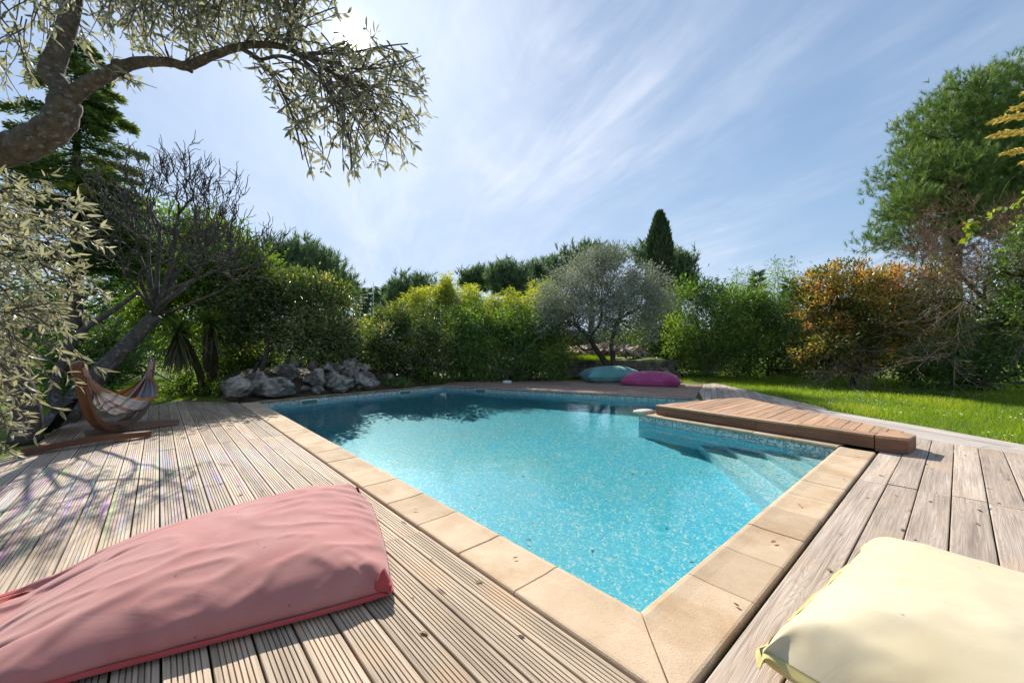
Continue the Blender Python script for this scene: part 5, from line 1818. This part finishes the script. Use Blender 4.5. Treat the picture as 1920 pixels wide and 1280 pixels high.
# a few long arching shoots and the heavy limbs they come from
rng = np.random.default_rng(103)
root = plant('fallen_limb', 'thick bare limb slanting in from the right edge through the climber', 'branch', at(1925, 640, 9.6))
tb = MB()
for pts in ([T(1990, 640, 9.4, 0.09), T(1900, 606, 9.7, 0.07), T(1845, 560, 10.0, 0.05), T(1790, 505, 10.3, 0.03)], [T(1900, 606, 9.7, 0.05), T(1850, 610, 9.6, 0.04), T(1780, 640, 9.6, 0.02), T(1720, 690, 9.6, 0.01)],
            [T(1845, 560, 10, 0.035), T(1850, 520, 10, 0.028), T(1880, 480, 10, 0.016)], [T(1960, 720, 9.4, 0.02), T(1880, 715, 9.4, 0.016), T(1800, 690, 9.6, 0.009), T(1745, 660, 9.8, 0.006)],
            [T(1860, 590, 9.8, 0.02), T(1790, 560, 9.9, 0.016), T(1700, 575, 10, 0.010), T(1650, 610, 10.2, 0.006)]):
    c_ = curve(pts, 6)
    tube(tb, c_[:, :3], c_[:, 3], 8)
tb.build('limb', M['bark_dark'], root, smooth=True)
shrub('laurel_bush', 'dark shiny laurel bush low at the right edge behind the lawn', 'shrub', at(1840, 735, 10.8),
      [blob(1870, 660, 10.4, 60, 70, 0.7), blob(1810, 690, 10.9, 60, 44, 0.7), blob(1735, 690, 11.6, 60, 50, 0.8), blob(1910, 600, 10.2, 40, 60, 0.7)], 330, 30, 0.15, 0.12, 0.42, 'leaf_laurel', 104, shell=(0.3, 1.0), nl=18, bias=0.45)
shrub('dark_hedge', 'very dark hedge closing the far right corner behind the climber', 'hedge', at(1800, 720, 13.8),
      [blob(1760, 610, 14, 110, 110, 1.0), blob(1880, 600, 13.6, 110, 130, 1.0), blob(1980, 560, 13.4, 100, 160, 1.0)], 520, 40, 0.26, 0.16, 0.4, 'leaf_gloss', 105, shell=(0.3, 1.0), nl=18, bias=0.4)
shrub('holly_bush', 'upright glossy bush at the right edge below the golden conifer branch', 'shrub', at(1925, 720, 9.2),
      [blob(1912, 500, 9.2, 26, 56, 0.5), blob(1925, 580, 9.2, 34, 50, 0.5), blob(1930, 440, 9.2, 20, 40, 0.4)], 170, 26, 0.10, 0.085, 0.5, 'leaf_laurel', 106,
      [[T(1930, 735, 9.2, 0.06), T(1925, 620, 9.2, 0.05), T(1915, 520, 9.2, 0.03)]], 'bark_dark', 16, bias=0.5)
rng = np.random.default_rng(107)
root = plant('vine_shoot', 'thin vine shoot with fresh yellow-green leaves before the right pine', 'vine', at(1960, 720, 8.6))
tb, mb = MB(), MB()
sh = curve([at(1985, 330, 8.6), at(1925, 370, 8.6), at(1885, 390, 8.6), at(1850, 408, 8.6), at(1822, 420, 8.6), at(1822, 442, 8.6)], 5)
tube(tb, sh, 0.006, 5)
tb.build('stem', M['bark_red'], root)
pos = np.concatenate([sh[i] + rng.normal(size=(6, 3)) * 0.05 for i in (4, 8, 11, 14, 19, 20, 21, 22, 24, 25)])
leaves(mb, pos, rng.normal(size=pos.shape) + np.array((-0.6, -0.2, -0.2)), rng.uniform(0.09, 0.16, len(pos)), 0.7, rng.uniform(0.6, 1.1, len(pos)), rng, 6)
mb.build('leaves', M['leaf_fresh'], root)

# big pine on the right
Yp = 16.0
bs = [blob(1830, 255, Yp, 112, 108), blob(1915, 185, Yp, 95, 88), blob(1735, 320, Yp, 66, 92), blob(1700, 395, Yp - 0.5, 44, 60), blob(1770, 240, Yp, 62, 70), blob(1960, 260, Yp, 110, 130), blob(1650, 452, Yp - 0.5, 20, 16),
      blob(1780, 330, Yp - 1.2, 70, 60), blob(1880, 320, Yp - 1, 90, 50), blob(1720, 465, Yp - 0.3, 40, 26), blob(1800, 405, Yp - 1, 84, 60), blob(1890, 395, Yp - 0.5, 84, 60)]
b0 = at(1790, 650, Yp)
pine('pine_tree', 'huge green pine towering over the right side of the garden', (b0[0], Yp, -0.06), bs, 130, 15500, 26, 0.21, 'needle',
     [(b0[0], Yp, -0.1, 0.34), (*at(1785, 500, Yp), 0.28), (*at(1800, 380, Yp), 0.22), (*at(1830, 260, Yp), 0.12), (*at(1850, 180, Yp), 0.04)], None, 130, 0.07, 0.45, 0.8)

# golden conifer reaching in from the right
rng = np.random.default_rng(140)
root = plant('golden_conifer', 'golden yellow conifer sprays reaching in at the right edge in front of the big pine', 'conifer', at(2120, 700, 7.4))
tb, mb = MB(), MB()
tk = at(2120, 700, 7.4)
tube(tb, [(tk[0], 7.4, -0.1), (tk[0], 7.4, 3.0), (tk[0], 7.4, 8.0)], [0.16, 0.13, 0.05], 9)
for px, py, qx, qy in ((1865, 224, 2120, 190), (1868, 250, 2120, 235), (1885, 285, 2120, 255), (1905, 200, 2120, 160), (1925, 300, 2120, 300), (1930, 170, 2120, 120)):
    a, b = at(qx, qy, 7.4), at(px, py, 7.3)
    c_ = curve([a, (a + b) / 2 + np.array((0, 0, 0.08)), b], 8)
    tube(tb, c_, np.linspace(0.03, 0.004, len(c_)), 5)
    n_ = 900
    t_ = rng.random(n_)
    base_ = np.stack([np.interp(t_, np.linspace(0, 1, len(c_)), c_[:, i]) for i in range(3)], -1)
    w_ = rng.normal(size=n_) * 0.17 * (1.1 - t_) ** 0.7
    h_ = -np.abs(rng.normal(size=n_)) * 0.06 * (1.2 - t_)
    pos = base_ + np.stack((np.zeros(n_), w_, h_), -1)
    d = np.stack((-np.ones(n_), np.sign(w_) * 0.5, -0.35 * np.ones(n_)), -1) + rng.normal(size=(n_, 3)) * 0.25
    leaves(mb, pos, d, rng.uniform(0.06, 0.13, n_), 0.24, rng.uniform(0.1, 0.9, n_), rng)
tb.build('trunk', M['bark_dark'], root)
mb.build('sprays', M['needle_gold'], root)

# ------------------------------------------------------------------ the olive over the camera's left
rng = np.random.default_rng(150)
root = plant('olive_tree', 'foreground olive tree, its branches and grey-green leaves hanging in from the upper left', 'olive tree', (-3.6, 2.3, -0.06))
tb = MB()
tru = curve([(-3.75, 2.3, -0.1, 0.17), (-3.6, 2.25, 0.8, 0.15), (-3.35, 2.2, 1.6, 0.12), T(-120, 292, 2.2, 0.09), T(0, 284, 2.2, 0.082), T(62, 264, 2.2, 0.078), T(108, 232, 2.2, 0.072), T(125, 186, 2.2, 0.066)], 6)
tube(tb, tru[:, :3], tru[:, 3] * (1 + 0.06 * np.sin(np.arange(len(tru)) * 1.9)), 14)
bA = curve([T(125, 190, 2.2, 0.056), T(112, 160, 2.2, 0.050), T(96, 138, 2.2, 0.052), T(112, 90, 2.22, 0.046), T(128, 40, 2.24, 0.043), T(140, -30, 2.26, 0.04), T(150, -160, 2.3, 0.03)], 5)
tube(tb, bA[:, :3], bA[:, 3], 12)
bB = curve([T(125, 190, 2.2, 0.048), T(160, 162, 2.2, 0.042), T(215, 132, 2.2, 0.036), T(262, 117, 2.2, 0.030), T(318, 117, 2.2, 0.026), T(352, 124, 2.2, 0.027), T(400, 104, 2.2, 0.024), T(465, 85, 2.2, 0.020), T(530, 88, 2.2, 0.017),
            T(575, 108, 2.2, 0.013), T(640, 118, 2.2, 0.008)], 5)
tube(tb, bB[:, :3], 0.9 * bB[:, 3] * (1 + 0.05 * np.sin(np.arange(len(bB)) * 2.3)), 10)
for q, r in ((T(221, 122, 2.19, 0), 0.03), (T(355, 130, 2.19, 0), 0.022), (T(92, 134, 2.2, 0), 0.04)):
    tube(tb, [np.array(q[:3]) + np.array((-0.02, 0, 0.01)), np.array(q[:3]), np.array(q[:3]) + np.array((0.02, -0.01, 0.02 * (1 if r < .045 else -1)))], [r * 0.7, r, r * 0.4], 8)
subs = []
for pts in ([T(450, 90, 2.2, 0.012), T(490, 115, 2.15, 0.011), T(525, 165, 2.1, 0.009), T(552, 230, 2.08, 0.006), T(568, 300, 2.05, 0.003)], [T(565, 103, 2.2, 0.013), T(600, 100, 2.25, 0.010), T(650, 100, 2.3, 0.007), T(715, 88, 2.35, 0.005), T(765, 82, 2.4, 0.003)],
            [T(490, 112, 2.15, 0.009), T(530, 106, 2.1, 0.009), T(580, 130, 2.05, 0.007), T(640, 190, 2.0, 0.005), T(690, 260, 2.0, 0.003)], [T(575, 108, 2.2, 0.011), T(630, 140, 2.2, 0.009), T(690, 160, 2.25, 0.006), T(790, 185, 2.3, 0.003)],
            [T(560, 104, 2.2, 0.01), T(600, 150, 2.15, 0.008), T(640, 220, 2.1, 0.005), T(665, 300, 2.1, 0.003)], [T(530, 88, 2.2, 0.01), T(545, 50, 2.2, 0.008), T(555, 0, 2.2, 0.006), T(560, -60, 2.2, 0.004)],
            [T(600, 115, 2.2, 0.008), T(680, 130, 2.3, 0.006), T(750, 120, 2.35, 0.004), T(790, 105, 2.4, 0.002)], [T(620, 125, 2.2, 0.008), T(680, 190, 2.2, 0.005), T(745, 260, 2.2, 0.003)]):
    c_ = curve(pts, 6)
    tube(tb, c_[:, :3], c_[:, 3], 6)
    subs.append(c_[:, :3])
tb.build('trunk', M['bark_olive'], root, smooth=True)


def px_of(q):
    q = np.atleast_2d(q)
    return np.stack((CX + F * q[:, 0] / q[:, 1], HY - F * (q[:, 2] - H) / q[:, 1]), -1)


def in_poly(pts, poly):
    x, y = pts[:, 0], pts[:, 1]
    c = np.zeros(len(pts), bool)
    k_ = len(poly)
    for i in range(k_):
        (x0_, y0_), (x1_, y1_) = poly[i], poly[(i + 1) % k_]
        c ^= ((y0_ > y) != (y1_ > y)) & (x < (x1_ - x0_) * (y - y0_) / (y1_ - y0_ + 1e-12) + x0_)
    return c


def olive_spray(label, part, twigs, seed, L=(0.04, 0.068), dens=1.0, limit=None, ratio=0.26):
    """twigs: list of (start, direction, length, droop); leaves in pairs, denser to the tip; limit = outline of this side of the crown"""
    rng = np.random.default_rng(seed)
    tb, mb = MB(), MB()
    P_, D_, S_, V_ = [], [], [], []
    for s, d, l_, droop in twigs:
        r_ = unit(np.asarray(s, float) - np.array((0, 0, H)))
        if np.dot(r_, SD) > 0.9994:              # the gap the sun shines through
            continue
        d = unit(np.asarray(d, float))
        n_ = 7
        pts = [np.asarray(s, float)]
        for i in range(n_):
            d = unit(d + np.array((0, 0, -droop)) * 0.16 + rng.normal(size=3) * 0.10)
            pts.append(pts[-1] + d * l_ / n_)
        pts = np.array(pts)
        if limit is not None and not in_poly(px_of(pts[[3, -1]]), limit).all():
            continue
        tube(tb, pts, np.linspace(0.0046, 0.0014, len(pts)), 4, cap=False)
        k_ = max(3, int(l_ * 36 * dens * rng.uniform(0.5, 1.3)))
        t_ = np.clip(1 - rng.random(k_) ** 1.5 * 0.9, 0, 1)
        base_ = np.stack([np.interp(t_, np.linspace(0, 1, len(pts)), pts[:, i]) for i in range(3)], -1)
        ax = unit(pts[-1] - pts[-3])
        dd_ = unit(ax * 0.75 + rand_unit(rng, k_) * 0.8)
        P_.append(base_)
        D_.append(dd_)
        S_.append(rng.uniform(*L, k_))
        V_.append(np.full(k_, 0.5 + rng.normal() * 0.15) + rng.normal(size=k_) * 0.2)
    P_, D_, S_, V_ = (np.concatenate(q) for q in (P_, D_, S_, V_))
    ok = unit(P_ + D_ * S_[:, None] * 0.5 - np.array((0, 0, H))) @ np.array(SD) < 0.99991
    leaves(mb, P_[ok], D_[ok], S_[ok], ratio, V_[ok], rng, 6, 0.3, 0.12)
    mb.build(part, M['leaf_olive'], root)
    tb.build(part + '_twigs', M['bark_olive'], root)


tw = []
for c_ in subs:                                     # twigs off the drooping end
    for k_ in range(32):
        i = rng.integers(3, len(c_))
        q = c_[i] + rng.normal(size=3) * 0.02
        d = unit(c_[min(i + 1, len(c_) - 1)] - c_[i - 1]) + rng.normal(size=3) * np.array((0.55, 0.5, 0.55))
        tw.append((q, d, rng.uniform(0.16, 0.42), rng.uniform(0.1, 1.0)))
for k_ in range(95):                                # body of the hanging end
    q = at(rng.uniform(545, 780), rng.uniform(50, 260), rng.uniform(1.95, 2.6))
    tw.append((q, (0.55 + rng.normal() * 0.4, rng.normal() * 0.4, -0.35 + rng.normal() * 0.5), rng.uniform(0.12, 0.34), rng.uniform(0, 0.8)))
olive_spray('', 'hanging_spray', tw, 151, limit=[(430, -60), (640, -20), (775, 60), (818, 190), (765, 320), (690, 318), (640, 345), (590, 345), (545, 270), (490, 170), (430, 115)])
tw = []
for k_ in range(420):                               # upper canopy along the top of the frame
    px = rng.uniform(150, 640)
    q = at(px, rng.uniform(-170, 20) - (40 if px < 250 else 0), rng.uniform(1.9, 2.9))
    tw.append((q, (rng.normal() * 0.6 + 0.15, rng.normal() * 0.5, -0.65 + rng.normal() * 0.35), rng.uniform(0.2, 0.55), rng.uniform(0.2, 0.8)))
for k_ in range(60):                                # twigs above the right-hand branch
    q = bB[rng.integers(18, len(bB))][:3]
    tw.append((q, (rng.normal() * 0.6, rng.normal() * 0.5, 0.5 + rng.normal() * 0.5), rng.uniform(0.1, 0.32), rng.uniform(0, 0.8)))
for k_ in range(46):                                # sparse top left corner
    q = at(rng.uniform(-60, 130), rng.uniform(-80, 60), rng.uniform(2.0, 2.7))
    tw.append((q, (rng.normal() * 0.7 + 0.2, rng.normal() * 0.4, -0.7 + rng.normal() * 0.4), rng.uniform(0.25, 0.6), rng.uniform(0.2, 0.9)))
for q0 in (at(228, 140, 2.2), at(225, 145, 2.25)):
    for k_ in range(8):
        tw.append((q0, (0.6 + rng.normal() * 0.3, rng.normal() * 0.4, -0.55 + rng.normal() * 0.3), rng.uniform(0.1, 0.24), 0.3))
olive_spray('', 'leaf_canopy', tw, 152, limit=[(-200, -400), (700, -400), (650, 20), (560, 112), (440, 118), (330, 112), (290, 190), (200, 150), (150, 95), (120, 110), (60, 240), (-200, 260)])
tw = []
edge = lambda py: np.interp(py, [320, 380, 430, 500, 560, 620, 680, 720, 760, 850], [40, 130, 165, 165, 150, 130, 90, 70, 25, 30])
for k_ in range(430):                               # low foliage at the left edge
    py = rng.uniform(310, 850)
    px = rng.uniform(-190, edge(py) - 60)
    q = at(px, py - 25, rng.uniform(1.75, 2.6))
    tw.append((q, (0.85 + rng.normal() * 0.35, -0.1 + rng.normal() * 0.45, -0.3 + rng.normal() * 0.4), rng.uniform(0.14, 0.36), rng.uniform(0, 0.6)))
olive_spray('', 'leaf_spray', tw, 153, L=(0.042, 0.074), dens=1.35, ratio=0.21)

# ------------------------------------------------------------------ grass, daisies, dead leaves
rng = np.random.default_rng(160)


def blades(name, poly, n_, hlo, hhi, z0, seed, thin=0.0):
    rng = np.random.default_rng(seed)
    lo, hi = np.min(poly, 0), np.max(poly, 0)
    p_ = rng.uniform(lo, hi, (n_ * 2, 2))
    # denser near the viewer
    keep = in_poly(p_, poly) & (rng.random(len(p_)) < np.clip(7.0 / np.maximum(p_[:, 1], 3), 0.12, 1.0))
    patch = np.array([noise.noise(Vector((a * 0.7, b * 0.7, 3.0))) for a, b in p_])
    p_, patch = p_[keep], patch[keep]
    k_ = len(p_)
    d = np.stack((rng.normal(size=k_) * 0.38, rng.normal(size=k_) * 0.38, np.ones(k_)), -1)
    h_ = rng.uniform(hlo, hhi, k_) * (1 + 0.7 * patch)
    mb = MB()
    leaves(mb, np.column_stack((p_, np.full(k_, z0))), d, h_, 0.075, 0.48 + patch * 0.5 + rng.normal(size=k_) * 0.2, rng, 3)
    return tag(mb.build(name, M['grass']), kind='stuff')


lawn_r = [(6.68, 3.6), (6.48, 5.0), (6.35, 7.8), (6.68, 11.0), (7.02, 14.2), (3.5, 14.8), (3.5, 15.8), (7, 17.5), (13, 17.5), (17, 13), (15, 10), (9.5, 6.0), (8.0, 4.0)]
blades('grass', np.array(lawn_r), 150000, 0.05, 0.13, -0.06, 161)
lawn_l = [(-7.7, 9.2), (-7.75, 7.0), (-10, 8), (-14, 12), (-14, 19), (-6, 18), (-6.3, 12)]
blades('grass', np.array(lawn_l), 60000, 0.04, 0.10, -0.06, 162)
blades('grass', np.array([(1.5, 15.8), (4.0, 15.8), (4.0, 17.1), (1.5, 17.1)]), 9000, 0.10, 0.28, 0.66, 163)
rng = np.random.default_rng(164)
mb = MB()
p_ = rng.uniform((6.4, 4.6), (12.5, 13), (1500, 2))
p_ = p_[in_poly(p_, lawn_r)]
pn_ = np.array([noise.noise(Vector((a * 0.5, b * 0.5, 9.0))) for a, b in p_])
p_ = p_[pn_ > -0.05][:360]
for a, b in p_:
    z_ = rng.uniform(0.0, 0.05)
    k_ = 7
    th = np.arange(k_) * 6.283 / k_
    V = [(a, b, z_ + 0.004)] + [(a + 0.013 * math.cos(t_), b + 0.013 * math.sin(t_), z_ + rng.normal() * 0.003) for t_ in th]
    mb.add(V, np.array([[0, 1 + i, 1 + (i + 1) % k_] for i in range(k_)]))
tag(mb.build('daisies', M['petal']), kind='stuff')
mb = MB()
pts = []
for c, k_, sd in ((pE + (eT + eN) * 0.28, 60, 0.18), ((pN + pE) / 2 + D1 * 1.4, 60, 1.0), ((pN + pL) / 2 - N1 * 1.4, 34, 1.6)):
    q = rng.normal(size=(k_, 2)) * sd + c
    q = q[in_poly(q, poly_offset(POOL, -0.05))]
    pts.append(np.column_stack((q, np.full(len(q), WZ + 0.004))))
for a, b in ((0.30, 0.35), (0.22, 1.2), (0.16, 2.0), (0.28, 3.0), (0.2, 4.1)):
    q = pN + N2 * a + D2 * b
    pts.append(np.array([[*q, 0.004]]))
for a, b in ((0.12, 0.7), (0.25, 1.7), (0.2, 3.0)):
    q = pN + N1 * a + D1 * b
    pts.append(np.array([[*q, 0.004]]))
q = rng.uniform((0.9, 0.6), (4.6, 4.4), (160, 2))
q = q[in_poly(q, right_poly)][:34]
pts.append(np.column_stack((q, np.full(len(q), DZ + 0.005))))
q = rng.uniform((-4.5, 0.8), (0.2, 5.5), (160, 2))
q = q[in_poly(q, left_poly)][:46]
pts.append(np.column_stack((q, np.full(len(q), DZ + 0.005))))
q = rng.normal(size=(190, 2)) * np.array((0.9, 0.5)) + np.array((-6.6, 9.2))
pts.append(np.column_stack((q, np.full(len(q), DZ + 0.006))))
pts = np.concatenate(pts)
k_ = len(pts)
d = np.stack((rng.normal(size=k_), rng.normal(size=k_), 0.04 * np.ones(k_)), -1)
leaves(mb, pts, d, rng.uniform(0.018, 0.05, k_), 0.42, rng.random(k_), rng, 6, 6.0, 0.1)
tag(mb.build('leaf_litter', M['dead_leaf']), kind='stuff')
